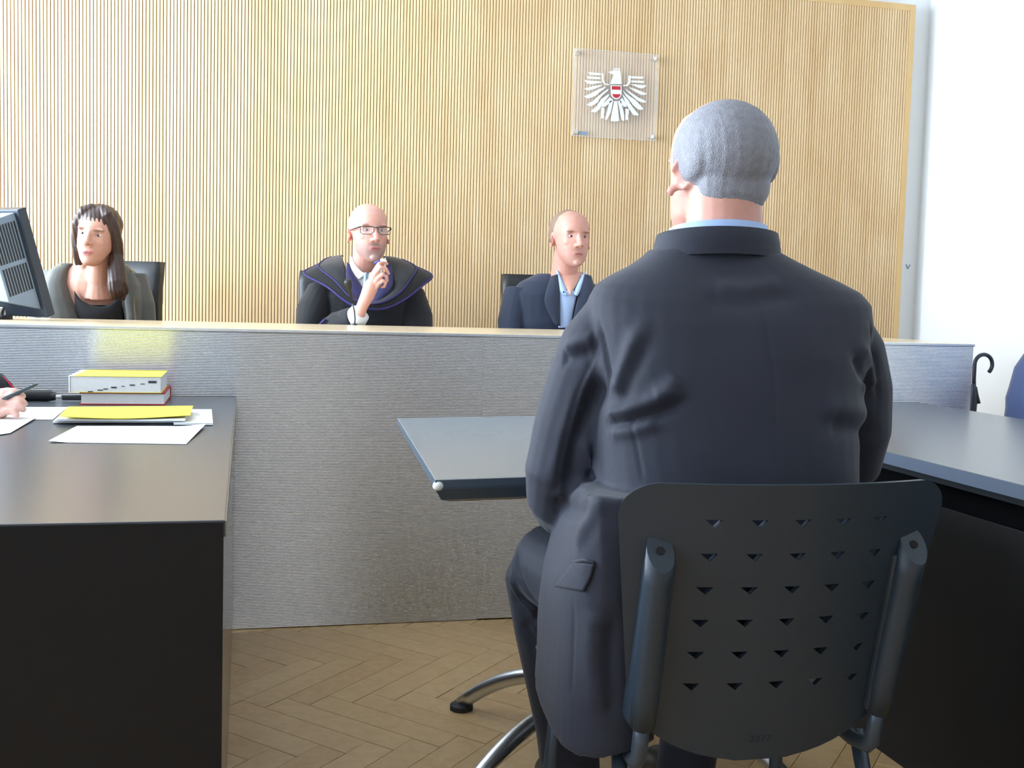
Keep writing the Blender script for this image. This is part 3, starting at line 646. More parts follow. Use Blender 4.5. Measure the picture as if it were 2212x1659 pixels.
def head_shapes(mb, M, jaw=1.0, nose=1.0, ears=True):   # face looks along local -y, chin at -.118, crown at +.118
    mb.ell((0, .012, .033), (.0765, .096, .085), 44, 30, mx=M)
    F = [(.106, .036, .004, .046), (.092, .056, -.001, .070), (.07, .066, -.004, .0855), (.045, .0695, -.008, .089), (.02, .0695, -.010, .088), (0, .0675, -.013, .085), (-.025, .0655, -.018, .079), (-.05, .0625, -.025, .070), (-.073, .0565*jaw, -.032, .061), (-.092, .047*jaw, -.040, .051), (-.107, .034*jaw, -.047, .041), (-.1175, .017*jaw, -.054, .028)]
    mb.rings([sring(M, z, rx, yc, ry, .9) for z, rx, yc, ry in F])
    T = lambda p: M @ Vector(p)
    mb.tube([T((0, -.090, .022)), T((0, -.100, .004)), T((0, -.109*nose, -.014)), T((0, -.116*nose, -.028)), T((0, -.106, -.037))], [.0075, .0085, .0105, .013, .010], 12)
    for s in (-1, 1):
        mb.ell((s*.0125, -.101, -.031), (.008, .010, .0075), 10, 6, mx=M)
        mb.ell((s*.029, -.085, .027), (.026, .010, .0075), 12, 8, mx=M)
        mb.ell((s*.036, -.066, -.020), (.020, .019, .018), 14, 10, mx=M)
        if ears:
            E = M @ Matrix.Translation((s*.0755, .010, -.008)) @ Matrix.Rotation(s*math.radians(36), 4, 'Z') @ Matrix.Rotation(math.radians(-12), 4, 'X')
            mb.ell((0, .008, 0), (.005, .018, .027), 12, 8, mx=E)
            mb.tube([E @ Vector((s*.006, .010+.019*math.cos(a), .004+.026*math.sin(a))) for a in [math.radians(g) for g in range(-70, 200, 18)]], .0045, 8)
            mb.ell((s*.002, -.006, -.027), (.006, .009, .011), 10, 6, mx=E)
    mb.ell((0, -.090, -.0655), (.0235, .0085, .012), 14, 8, mx=M)
    mb.ell((0, -.089, -.103), (.0185, .013, .0135), 12, 8, mx=M)
def head_pokes(M):
    R = M.to_3x3(); W = lambda p: tuple(M @ Vector(p)); V = lambda p: tuple(R @ Vector(p)); o = []
    for s in (-1, 1):
        o.append((W((s*.031, -.092, .009)), .0155, V((0, .0095, 0))))
        o.append((W((s*.086, .016, -.004)), .011, V((-s*.005, 0, 0))))
    o.append((W((0, -.103, -.0665)), .006, V((0, .003, 0))))
    return o
def head_paint(M, skin, lips=srgb(196, 120, 116), brow=srgb(120, 92, 76), stubble=None, warm=srgb(226, 150, 138)):
    W = lambda p: tuple(M @ Vector(p)); o = []
    if stubble is not None:
        o.append((W((0, -.088, -.085)), (.06, .05, .038), stubble[0], stubble[1]))
        for s in (-1, 1): o.append((W((s*.055, -.05, -.065)), (.022, .05, .042), stubble[0], stubble[1]*.8))
        o.append((W((0, -.104, -.050)), (.026, .02, .008), stubble[0], min(1, stubble[1]*1.2)))
    for s in (-1, 1):
        o.append((W((s*.045, -.07, -.022)), (.02, .03, .016), warm, .12)); o.append((W((s*.031, -.088, .008)), (.0165, .02, .0085), srgb(170, 124, 112), .6))
        o.append((W((s*.031, -.092, .0235)), (.021, .02, .0042), brow, .75)); o.append((W((s*.0085, -.112, -.036)), (.0045, .008, .003), srgb(90, 50, 46), .8))
        o.append((W((s*.08, .015, -.008)), (.014, .03, .034), warm, .5))
    o.append((W((0, -.112, -.022)), (.014, .015, .014), warm, .5))
    o.append((W((0, -.10, -.0665)), (.0255, .02, .0085), lips, .85)); o.append((W((0, -.102, -.0665)), (.020, .02, .0026), srgb(96, 48, 48), .85))
    return o
def eyes(M, par):
    for s in (-1, 1):
        c = Vector((s*.031, -.0735, .0075))
        e = MB().ell(c, (.0118, .0112, .0060), 14, 10, mx=M).build('eye', mat('eye white', (.75, .74, .72), .2, var=.02), par, smooth=True)
        MB().ell((c.x, c.y-.0105, c.z-.001), (.0050, .0018, .0048), 12, 6, mx=M).build('iris', mat('iris', srgb(52, 58, 62), .2, var=.1), e, smooth=True)
def torso(mb, rows, n=28, p=.82):                       # rows: (z, cx, cy, half width, half depth[, turn in degrees])
    R = []
    for row in rows:
        z, cx, cy, a, b = row[:5]; g = math.radians(row[5]) if len(row) > 5 else 0; r = []
        for k in range(n):
            t = 2*PI*k/n; u, v = a*math.copysign(abs(math.cos(t))**p, math.cos(t)), b*math.copysign(abs(math.sin(t))**p, math.sin(t))
            r.append((cx+u*math.cos(g)-v*math.sin(g), cy+u*math.sin(g)+v*math.cos(g), z))
        R.append(r)
    mb.rings(R)
def smoothmesh(name, me, m, par): return link(name, me, m, par, True)
def catmull(P, n):
    P = [Vector(p) for p in P]; out = []
    for i in range(n+1):
        t = i/n*(len(P)-1); k = min(int(t), len(P)-2); u = t-k
        a, b, c, d = P[max(k-1, 0)], P[k], P[k+1], P[min(k+2, len(P)-1)]
        out.append(.5*((2*b)+(c-a)*u+(2*a-5*b+4*c-d)*u*u+(3*b-a-3*c+d)*u**3))
    return out
def drape(name, left, right, bvh, off, m, par, y0, rows=24, cols=10, thick=.004):   # cloth laid on the front of a figure between two outlines of (x, z)
    L = catmull([(p[0], 0, p[1]) for p in left], rows); Rr = catmull([(p[0], 0, p[1]) for p in right], rows); top = []
    for i in range(rows+1):
        last = None
        for j in range(cols+1):
            q = L[i].lerp(Rr[i], j/cols); h = bvh.ray_cast(Vector((q.x, y0, q.z)), Vector((0, 1, 0)))[0]
            y = h.y if h is not None else (last if last is not None else y0+.3); last = y
            top.append(Vector((q.x, y-off, q.z)))
    K = len(top); v = top+[p+Vector((0, thick, 0)) for p in top]; f = []; W = cols+1
    for i in range(rows):
        for j in range(cols):
            a = i*W+j; f.append((a, a+1, a+W+1, a+W)); f.append((K+a, K+a+W, K+a+W+1, K+a+1))
    for j in range(cols): f.append((j, K+j, K+j+1, j+1)); a = rows*W+j; f.append((a, a+1, K+a+1, K+a))
    for i in range(rows): a = i*W; f.append((a, a+W, K+a+W, K+a)); a += cols; f.append((a, K+a, K+a+W, a+W))
    mb = MB(); mb.add(v, f); o = mb.build(name, m, par); o.data.polygons.foreach_set('use_smooth', [True]*len(o.data.polygons)); return o
def bvh_of(me): return BVHTree.FromPolygons([v.co.copy() for v in me.vertices], [tuple(p.vertices) for p in me.polygons])
def ribbon_surface(name, A, B, m, par, rows=10, n=48, bulge=0, thick=.005, t0=0, t1=1):
    a, b = catmull(A, n), catmull(B, n); G = []
    for i in range(rows+1):
        t = t0+(t1-t0)*i/rows; G.append([p.lerp(q, t)+Vector((0, -.6, .8))*bulge*math.sin(t*PI) for p, q in zip(a, b)])
    V = [p for r in G for p in r]; K = len(V); W = n+1
    V2 = V+[p+Vector((0, thick*.7, -thick*.7)) for p in V]; f = []
    for i in range(rows):
        for j in range(n): q = i*W+j; f.append((q, q+1, q+W+1, q+W)); f.append((K+q, K+q+W, K+q+W+1, K+q+1))
    for j in range(n): f.append((j, K+j, K+j+1, j+1)); q = rows*W+j; f.append((q, q+1, K+q+1, K+q))
    for i in range(rows): q = i*W; f.append((q, q+W, K+q+W, K+q)); q += n; f.append((q, K+q, K+q+W, q+W))
    mb = MB(); mb.add(V2, f); o = mb.build(name, m, par); o.data.polygons.foreach_set('use_smooth', [True]*len(o.data.polygons)); return o, G
def finger(mb, pts, r): mb.tube(pts, r, 10)
def ball_ends(mb, pts, r): mb.ell(pts[-1], (r, r, r), 10, 6)
SKIN = srgb(232, 184, 164)

# ---- judge in the robe
JX = .488
ju = empty('person', (JX, 4.62, .14)); tag(ju, 'bald person with glasses in a black robe with purple trim, hand raised to the chin', 'person', None)
HM = Matrix.Translation((at(796, 503, 4.56))) @ Matrix.Rotation(math.radians(10), 4, 'Z') @ Matrix.Rotation(math.radians(-1), 4, 'Y')
b = MB(); head_shapes(b, HM, 1.02)
hc = HM.translation
b.tube([hc+Vector((0, .03, -.04)), hc+Vector((-.003, .045, -.10)), hc+Vector((-.002, .06, -.17)), hc+Vector((0, .07, -.24))], [.058, .056, .058, .075], 20)
torso(b, [(.62, JX, 4.68, .15, .10), (.8, JX, 4.66, .155, .105), (1.0, JX, 4.645, .175, .105), (1.09, JX, 4.64, .165, .085), (1.13, JX, 4.64, .09, .06)])
pw = lambda x, y, Y: at(x, y, Y)
EL = Vector((.245, 4.50, .84))
b.tube([Vector((.31, 4.63, 1.07)), EL, pw(766, 697, 4.37), pw(776, 678, 4.345), pw(783, 660, 4.335), pw(793, 640, 4.33), pw(800, 622, 4.33), pw(805, 606, 4.33)], [.045, .04, .032, .0275, .026, .031, .034, .024], 16, flat=.85)
FI = [([(799, 610), (808, 588), (821, 567), (829, 564), (836, 570)], [.0135, .0125, .011, .0095, .008], (4.325, 4.318, 4.312, 4.312, 4.316)),
      ([(803, 612), (811, 592), (823, 577), (833, 580), (839, 591)], [.0135, .0125, .011, .0100, .0085], (4.318, 4.308, 4.300, 4.303, 4.315)),
      ([(807, 617), (816, 602), (827, 592), (835, 598), (836, 607), (831, 609)], [.013, .012, .011, .0100, .009, .008], (4.314, 4.304, 4.297, 4.304, 4.315, 4.322)),
      ([(809, 626), (818, 613), (828, 606), (833, 611), (830, 619), (824, 620)], [.012, .011, .0098, .0088, .008, .0075], (4.314, 4.305, 4.298, 4.304, 4.313, 4.32))]
for P, r, Yv in FI:
    r = [k_*.80 for k_ in r]; Q = [pw(x, y, yy) for (x, y), yy in zip(P, Yv)]; finger(b, Q, r); ball_ends(b, Q, r[-1])
Q = [pw(797, 618, 4.345), pw(806, 596, 4.352), pw(817, 580, 4.346), pw(826, 571, 4.336)]; finger(b, Q, [.015, .0135, .011, .009]); ball_ends(b, Q, .009)
Q = [Vector((.665, 4.63, 1.07)), Vector((.70, 4.55, .83)), Vector((.62, 4.44, .80)), Vector((.52, 4.42, .79))]; b.tube(Q, [.045, .04, .032, .03], 12); b.ell(Q[-1], (.045, .03, .022), 12, 8)
bm_ = fuse(b, .0026, 5); push(bm_, head_pokes(HM))
jskin = srgb(226, 168, 152)
paint(bm_, jskin, head_paint(HM, jskin, lips=srgb(204, 116, 122), brow=srgb(190, 150, 140), stubble=(srgb(138, 120, 118), .7)))
jb_ = smoothmesh('body', bm_, M_SKIN, ju); eyes(HM, jb_)
gl_ = MB(); HW = lambda p: HM @ Vector(p)
for s in (-1, 1):
    x0, x1 = s*.008, s*.061; zt, zb = .0185, -.0105
    P = [HW((x0, -.1075, zt-.001)), HW((s*.034, -.108, zt+.001)), HW((x1, -.098, zt)), HW((x1, -.097, zb+.006)), HW((s*.054, -.101, zb)), HW((s*.02, -.107, zb)), HW((x0+s*.002, -.1075, zb+.009)), HW((x0, -.1075, zt-.001))]
    gl_.tube(P, [.0019, .0022, .0022, .0016, .0014, .0014, .0014, .0019], 7)
    gl_.tube([HW((x1, -.098, zt-.001)), HW((s*.073, -.07, .013)), HW((s*.0785, -.01, .007))], [.0034, .003, .0022], 7)
gl_.tube([HW((-.009, -.1075, .015)), HW((0, -.111, .0165)), HW((.009, -.1075, .015))], .002, 7)
go = gl_.build('glasses', mat('dark glasses frame', srgb(46, 42, 40), .3, var=.05), ju, smooth=True)
M_LENS = mat('lens', (.75, .8, .85), .03, var=.01, alpha=.16)
for s in (-1, 1):
    MB().add([HW((s*.009, -.1073, .0165)), HW((s*.060, -.0977, .0175)), HW((s*.060, -.0970, -.006)), HW((s*.052, -.101, -.0095)), HW((s*.02, -.1068, -.0095)), HW((s*.0105, -.1073, -.002))], [(0, 1, 2, 3, 4, 5)] if s > 0 else [(5, 4, 3, 2, 1, 0)]).build('lens', M_LENS, go)
M_ROBE = mat('black robe cloth', srgb(23, 25, 32), .75, var=.12, bump=.2, bscale=300, sheen=.15)
M_VELV = mat('black velvet', srgb(14, 14, 18), .9, var=.1, sheen=.12)
M_PURP = mat('purple piping', srgb(40, 30, 104), .6, var=.06)
M_PURPF = mat('purple facing', srgb(22, 18, 74), .7, var=.06, sheen=.2)
r = MB()
torso(r, [(.60, JX, 4.68, .195, .135), (.8, JX, 4.665, .195, .135), (.95, JX, 4.655, .205, .135), (1.06, JX, 4.65, .205, .115), (1.11, JX, 4.65, .15, .085), (1.135, JX, 4.66, .085, .06)])
r.tube([Vector((.315, 4.65, 1.07)), Vector((.275, 4.60, .99)), EL+Vector((.005, .0, .0)), pw(735, 704, 4.41), pw(767, 693, 4.375)], [.070, .074, .066, .062, .056], 18)
r.tube([Vector((.665, 4.65, 1.07)), Vector((.69, 4.60, .98)), Vector((.695, 4.54, .83)), Vector((.60, 4.44, .80))], [.070, .072, .066, .055], 18)
rm = fuse(r, .0055, 5)
crease(rm, [([pw(690, 640, 4.5), pw(720, 660, 4.42), pw(735, 690, 4.36)], .012, -.008), ([pw(672, 650, 4.5), pw(700, 690, 4.42)], .014, .008), ([pw(705, 640, 4.5), pw(716, 690, 4.42)], .012, -.007), ([pw(885, 650, 4.45), pw(890, 700, 4.45)], .014, -.008), ([pw(850, 672, 4.5), pw(870, 700, 4.5)], .012, .006)])
robe = smoothmesh('robe', rm, M_ROBE, ju)
cuff = [pw(762, 698, 4.378), pw(770, 686, 4.362), pw(778, 675, 4.35)]
MB().tube(cuff, [.042, .044, .040], 20, cap=True).build('shirt_cuff', M_PAPER, ju, smooth=True)
MB().tube([pw(690, 706, 4.40), pw(696, 696, 4.385), pw(704, 690, 4.38)], .006, 8).build('sleeve_piping', M_PURP, robe, smooth=True)
cI = [pw(742, 552, 4.68), pw(737, 553, 4.63), pw(744, 570, 4.53), pw(752, 600, 4.485), pw(762, 635, 4.45), pw(790, 655, 4.425), pw(822, 645, 4.435), pw(846, 620, 4.47), pw(843, 590, 4.50), pw(836, 562, 4.58), pw(828, 553, 4.67)]
cO = [pw(700, 566, 4.80), pw(676, 577, 4.72), pw(657, 592, 4.58), pw(706, 620, 4.47), pw(752, 655, 4.405), pw(790, 667, 4.385), pw(832, 667, 4.385), pw(874, 648, 4.42), pw(912, 618, 4.50), pw(933, 595, 4.60), pw(888, 572, 4.76)]
cape, Gc = ribbon_surface('cape', cI, cO, M_ROBE, ju, 12, 60, .014, .006, 0, .64)
band, Gb = ribbon_surface('velvet_band', cI, cO, M_VELV, ju, 8, 60, .014, .006, .64, 1)
MB().tube([p+Vector((0, -.001, .001)) for p in Gb[-1]], .0042, 8).build('piping', M_PURP, band, smooth=True)
MB().tube([p+Vector((0, -.0015, .0015)) for p in Gb[0]], .003, 8).build('piping', M_PURP, band, smooth=True)
allm = MB(); allm.add([v.co for v in rm.vertices], [tuple(p.vertices) for p in rm.polygons]); allm.add([v.co for v in bm_.vertices if True], [tuple(p.vertices) for p in bm_.polygons])
bv = bvh_of(rm)
# shirt, tie and facings are laid on the chest
def shp(pts): return [(pw(x, y, 4.52).x, pw(x, y, 4.52).z) for x, y in pts]
def panel(name, L, Rr, Yv, m, par, off=0, rows=16, cols=8):        # cloth piece with its own curve, given as outline points with distance
    a = catmull([pw(x, y, yy) for (x, y), yy in zip(L, Yv)], rows); c = catmull([pw(x, y, yy) for (x, y), yy in zip(Rr, Yv)], rows)
    top = []
    for p, q in zip(a, c):
        for j in range(cols+1):
            t = j/cols; g = p.lerp(q, t); top.append(g+Vector((0, -.008*math.sin(t*PI)-off, 0)))
    K = len(top); W = cols+1; v = top+[p+Vector((0, .004, 0)) for p in top]; f = []
    for i in range(rows):
        for j in range(cols): q = i*W+j; f.append((q, q+1, q+W+1, q+W)); f.append((K+q, K+q+W, K+q+W+1, K+q+1))
    for j in range(cols): f.append((j, K+j, K+j+1, j+1)); q = rows*W+j; f.append((q, q+1, K+q+1, K+q))
    for i in range(rows): q = i*W; f.append((q, q+W, K+q+W, K+q)); q += cols; f.append((q, K+q, K+q+W, q+W))
    mb = MB(); mb.add(v, f); o = mb.build(name, m, par); o.data.polygons.foreach_set('use_smooth', [True]*len(o.data.polygons)); return o
sh_ = panel('shirt', [(770, 592), (771, 600), (774, 615), (782, 640)], [(812, 592), (812, 600), (808, 615), (800, 640)], (4.505, 4.495, 4.485, 4.46), mat('white shirt', (.84, .85, .87), .7, var=.01), ju)
panel('collar', [(755, 553), (756, 572), (764, 592), (775, 603)], [(762, 556), (770, 574), (783, 588), (792, 588.5)], (4.545, 4.515, 4.495, 4.48), M_PAPER, sh_, .004)
panel('collar', [(826, 560), (818, 576), (806, 586), (796, 590)], [(834, 556), (831, 574), (822, 592), (812, 602)], (4.545, 4.515, 4.495, 4.48), M_PAPER, sh_, .004)
panel('tie', [(784, 590), (785, 600), (783, 630), (782, 655)], [(797, 590), (794, 600), (799, 630), (802, 655)], (4.475, 4.47, 4.455, 4.43), mat('blue-grey tie', srgb(128, 158, 186), .5, var=.1, scale=120), ju, .004)
panel('robe_facing', [(749, 566), (747, 596), (753, 632), (768, 655)], [(757, 572), (770, 600), (787, 630), (790, 658)], (4.53, 4.488, 4.452, 4.425), M_PURPF, ju, .007)
panel('robe_facing', [(836, 570), (826, 600), (806, 632), (798, 658)], [(845, 566), (848, 598), (846, 622), (820, 652)], (4.535, 4.488, 4.452, 4.425), M_PURPF, ju, .007)
pn = empty('pen', pw(826, 564, 4.306)); tag(pn, 'small white pen held in the raised hand of the robed person', 'pen')
MB().tube([pw(808, 569, 4.318), pw(822, 561.5, 4.305)], .0034, 8).build('barrel', mat('blue pen', srgb(70, 80, 170), .4, var=.05), pn, smooth=True)
MB().tube([pw(822, 561.5, 4.305), pw(831, 562.5, 4.301), pw(835, 564.5, 4.302)], [.0048, .0052, .004], 8).build('cap', M_PAPER, pn, smooth=True)

# ---- woman at the left
WX = at(200, 600, 4.58).x
wo = empty('person', (WX, 4.62, .14)); tag(wo, 'long-haired person in an olive jacket over a black top at the left of the bench', 'person')
WM = Matrix.Translation(at(212, 512, 4.50)) @ Matrix.Rotation(math.radians(-14), 4, 'Z') @ Matrix.Rotation(math.radians(7), 4, 'Y') @ Matrix.Scale(.95, 4)
b = MB(); head_shapes(b, WM, .9, .96)
hc = WM.translation
b.tube([hc+Vector((0, .03, -.05)), hc+Vector((.0, .045, -.11)), hc+Vector((-.004, .06, -.17)), hc+Vector((-.004, .075, -.22))], [.048, .046, .05, .07], 20)
torso(b, [(.62, WX, 4.66, .14, .09), (.85, WX, 4.64, .145, .10), (1.0, WX, 4.63, .155, .098), (1.08, WX, 4.625, .155, .08), (1.13, WX, 4.62, .125, .058), (1.158, WX, 4.62, .07, .05)])
b.ell((WX, 4.59, 1.055), (.105, .066, .11), 18, 12)
for s in (-1, 1):
    Q = [Vector((WX+s*.145, 4.64, 1.10)), Vector((WX+s*.185, 4.60, .83)), Vector((WX+s*.12, 4.45, .79)), Vector((WX+s*.05, 4.42, .785))]
    b.tube(Q, [.036, .033, .026, .024], 12); b.ell(Q[-1], (.04, .03, .02), 12, 8)
bm_ = fuse(b, .0034, 4); push(bm_, head_pokes(WM)); wskin = srgb(214, 160, 140)
paint(bm_, wskin, head_paint(WM, wskin, lips=srgb(200, 104, 108), brow=srgb(84, 62, 52)))
bo = smoothmesh('body', bm_, M_SKIN, wo); eyes(WM, bo)
M_HAIRW = mat('dark brown hair', srgb(58, 38, 32), .45, var=.25, scale=40, bump=.5, bscale=140)
h = MB(); h.ell((0, .011, .048), (.083, .105, .085), 30, 20, mx=WM)
W_ = lambda p: WM @ Vector(p)
for s in (-1, 1):
    h.tube([W_((s*.012, -.045, .116)), W_((s*.046, -.058, .092)), W_((s*.073, -.036, .045)), W_((s*.080, .0, -.02)), W_((s*.078, .02, -.08)), W_((s*.07, .03, -.12))], [.016, .022, .022, .024, .024, .02], 12)
h.tube([W_((0, .08, 0)), W_((0, .075, -.08)), W_((0.02, .07, -.15))], [.06, .055, .045], 14)
h.tube([W_((.075, .01, -.06)), pw(252, 590, 4.47), pw(252, 612, 4.455), pw(250, 630, 4.45), pw(247, 648, 4.45)], [.026, .034, .036, .03, .01], 14)
h.tube([W_((.075, .02, -.08)), pw(262, 600, 4.49), pw(266, 625, 4.475), pw(264, 650, 4.465)], [.02, .026, .024, .008], 12)
hm = fuse(h, .0045, 4)
P = get_co(hm); N = get_no(hm); P += N*(np.sin(P[:, 0]*420+P[:, 2]*60)*.0012)[:, None]; set_co(hm, P)
smoothmesh('hair', hm, M_HAIRW, wo)
M_OLIVE = mat('olive jacket cloth', srgb(82, 82, 78), .65, var=.12, bump=.2, bscale=300, sheen=.2)
topm = MB(); torso(topm, [(.62, WX, 4.66, .15, .10), (.85, WX, 4.635, .155, .112), (.965, WX, 4.625, .155, .108), (1.0, WX, 4.63, .145, .098)])
tm = fuse(topm, .005, 4); smoothmesh('top', tm, mat('black jersey', srgb(16, 15, 18), .8, var=.1), wo)
drape('neckline', [(pw(174, 640, 4.5).x, pw(174, 640, 4.5).z), (pw(190, 655, 4.5).x, pw(190, 655, 4.5).z), (pw(196, 690, 4.5).x, pw(196, 690, 4.5).z)], [(pw(250, 640, 4.5).x, pw(250, 640, 4.5).z), (pw(262, 655, 4.5).x, pw(262, 655, 4.5).z), (pw(266, 690, 4.5).x, pw(266, 690, 4.5).z)], bvh_of(tm), .004, MATS['black jersey'], wo, 4.2) if False else None
j = MB()
for s in (-1, 1):                                       # two front halves, open at the neck
    rows = []
    for z, (il, ir), outx, yf, yb in ((.62, (.01, .12), .19, 4.505, 4.78), (.80, (.01, .12), .185, 4.49, 4.77), (.95, (.022, .118), .185, 4.488, 4.755), (1.02, (.062, .105), .185, 4.502, 4.745), (1.08, (.082, .09), .178, 4.525, 4.725), (1.125, (.080, .08), .158, 4.55, 4.70), (1.155, (.064, .064), .125, 4.575, 4.675)):
        inn = il if s < 0 else ir
        ring = []
        for k in range(20):
            a = 2*PI*k/20; c, sn = math.cos(a), math.sin(a); mx_, hx = (inn+outx)/2, (outx-inn)/2
            ring.append((WX+s*(mx_+hx*math.copysign(abs(c)**.7, c)), (yf+yb)/2+(yb-yf)/2*math.copysign(abs(sn)**.7, sn), z))
        rows.append(ring)
    j.rings(rows)
    j.tube([Vector((WX+s*.145, 4.64, 1.11)), Vector((WX+s*.175, 4.61, 1.0)), Vector((WX+s*.195, 4.58, .82)), Vector((WX+s*.14, 4.46, .79))], [.052, .054, .05, .042], 16)
torso(j, [(.62, WX, 4.72, .16, .06), (.9, WX, 4.715, .165, .05), (1.08, WX, 4.70, .16, .04), (1.14, WX, 4.685, .12, .03)])
jm = fuse(j, .0048, 5)
crease(jm, [([pw(128, 590, 4.5), pw(133, 640, 4.47), pw(130, 690, 4.45)], .010, -.009), ([pw(150, 585, 4.5), pw(160, 640, 4.47), pw(152, 690, 4.45)], .009, .007), ([pw(280, 600, 4.5), pw(292, 640, 4.5), pw(298, 690, 4.5)], .008, -.008), ([pw(306, 620, 4.5), pw(314, 690, 4.5)], .008, .005)])
jk = smoothmesh('jacket', jm, M_OLIVE, wo)
for s, pts in ((-1, [(116, 583), (131, 575), (149, 571)]), (1, [(268, 578), (284, 586), (296, 598)])):
    st_ = MB().tube([pw(x, y, 4.585) for x, y in pts], .011, 10, flat=.45).build('shoulder_strap', M_OLIVE, jk, smooth=True)
    q = pw(pts[1][0], pts[1][1]-1, 4.57); MB().ell(q, (.005, .004, .005), 10, 6).build('button', mat('brass button', srgb(200, 170, 100), .3, .8, var=.05), st_, smooth=True)
MB().tube([pw(290, 640, 4.47), pw(291, 668, 4.465), pw(293, 692, 4.46)], .0016, 6).build('zip', mat('brass zip', srgb(150, 125, 85), .4, .7, var=.1), jk)
panel('neckline', [(160, 628), (178, 650), (212, 662), (240, 656), (262, 632)], [(166, 704), (184, 704), (212, 704), (240, 704), (266, 704)], (4.522, 4.508, 4.500, 4.504, 4.515), MATS['black jersey'], wo, .0)

# ---- man at the right of the bench
MX = at(1216, 650, 4.56).x
ma = empty('person', (MX, 4.62, .14)); tag(ma, 'person in a navy blazer and open light blue shirt behind the bench', 'person')
MM = Matrix.Translation(at(1232, 516, 4.54)) @ Matrix.Rotation(math.radians(6), 4, 'Z')
b = MB(); head_shapes(b, MM, 1.0)
hc = MM.translation
b.tube([hc+Vector((0, .03, -.05)), hc+Vector((-.004, .045, -.11)), hc+Vector((-.01, .06, -.18)), hc+Vector((-.012, .07, -.24))], [.057, .056, .06, .075], 20)
torso(b, [(.62, MX, 4.68, .15, .10), (.85, MX, 4.66, .16, .11), (1.02, MX, 4.65, .18, .11), (1.12, MX, 4.645, .165, .085), (1.165, MX, 4.645, .09, .06)])
for s in (-1, 1):
    Q = [Vector((MX+s*.18, 4.65, 1.11)), Vector((MX+s*.215, 4.60, .83)), Vector((MX+s*.13, 4.44, .80)), Vector((MX+s*.05, 4.42, .79))]
    b.tube(Q, [.042, .038, .03, .028], 12); b.ell(Q[-1], (.045, .03, .022), 12, 8)
bm_ = fuse(b, .0034, 4); push(bm_, head_pokes(MM)); mskin = srgb(216, 158, 142)
paint(bm_, mskin, head_paint(MM, mskin, brow=srgb(128, 100, 84), stubble=(srgb(170, 140, 132), .3)))
bo = smoothmesh('body', bm_, M_SKIN, ma); eyes(MM, bo)
h = MB(); h.ell((0, .030, .040), (.0805, .092, .083), 22, 14, mx=MM)
for s in (-1, 1): h.ell((s*.064, .040, .020), (.015, .042, .042), 12, 8, mx=MM)
smoothmesh('hair', fuse(h, .0045, 3), mat('light brown hair', srgb(136, 112, 96), .6, var=.2, scale=60, bump=.5, bscale=250), ma)
M_NAVY = mat('navy blazer cloth', srgb(38, 48, 70), .75, var=.1, bump=.2, bscale=400, sheen=.15)
j = MB(); torso(j, [(.60, MX, 4.68, .20, .135), (.8, MX, 4.665, .20, .138), (.97, MX, 4.655, .215, .138), (1.09, MX, 4.65, .212, .115), (1.14, MX, 4.65, .165, .085), (1.178, MX, 4.655, .090, .064)])
for s in (-1, 1): j.tube([Vector((MX+s*.175, 4.65, 1.10)), Vector((MX+s*.208, 4.61, .97)), Vector((MX+s*.218, 4.56, .83)), Vector((MX+s*.14, 4.45, .80))], [.060, .062, .056, .045], 16)
jm = fuse(j, .005, 5)
crease(jm, [([pw(1138, 612, 4.5), pw(1146, 650, 4.45), pw(1148, 705, 4.45)], .006, -.009), ([pw(1112, 680, 4.45), pw(1140, 676, 4.44)], .008, -.007), ([pw(1108, 668, 4.45), pw(1128, 660, 4.45)], .008, .006), ([pw(1172, 650, 4.45), pw(1180, 700, 4.45)], .007, -.004)])
jk = smoothmesh('jacket', jm, M_NAVY, ma)
panel('shirt', [(1206, 628), (1205, 650), (1206, 680), (1206, 708)], [(1246, 628), (1242, 650), (1236, 680), (1232, 708)], (4.498, 4.495, 4.495, 4.495), mat('light blue shirt', srgb(172, 196, 236), .7, var=.03), ma, .006)
M_SHB = MATS['light blue shirt']
panel('collar', [(1199, 583), (1203, 603), (1206, 622), (1214, 636)], [(1205, 586), (1213, 604), (1221, 622), (1226, 640)], (4.565, 4.53, 4.505, 4.49), M_SHB, ma, .010)
panel('collar', [(1258, 590), (1250, 606), (1242, 622), (1238, 636)], [(1264, 586), (1260, 606), (1254, 624), (1246, 640)], (4.565, 4.53, 4.505, 4.49), M_SHB, ma, .010)
panel('open_neck', [(1206, 588), (1214, 604), (1222, 622), (1228, 637)], [(1257, 588), (1249, 606), (1240, 622), (1232, 637)], (4.565, 4.530, 4.502, 4.49), mat('neck skin', srgb(214, 160, 142), .5, var=.05), bo, .008)
MB().ell(pw(1217.5, 631, 4.474), (.004, .003, .004), 10, 6).build('collar_button', mat('dark button', srgb(40, 50, 90), .4, var=.05), ma, smooth=True)
panel('lapel', [(1190, 596), (1180, 625), (1176, 655), (1196, 700)], [(1203, 592), (1207, 622), (1208, 655), (1209, 705)], (4.545, 4.505, 4.49, 4.485), M_NAVY, jk, .012)
panel('lapel', [(1262, 592), (1254, 622), (1244, 655), (1234, 705)], [(1276, 596), (1282, 625), (1280, 655), (1250, 700)], (4.545, 4.505, 4.49, 4.485), M_NAVY, jk, .012)
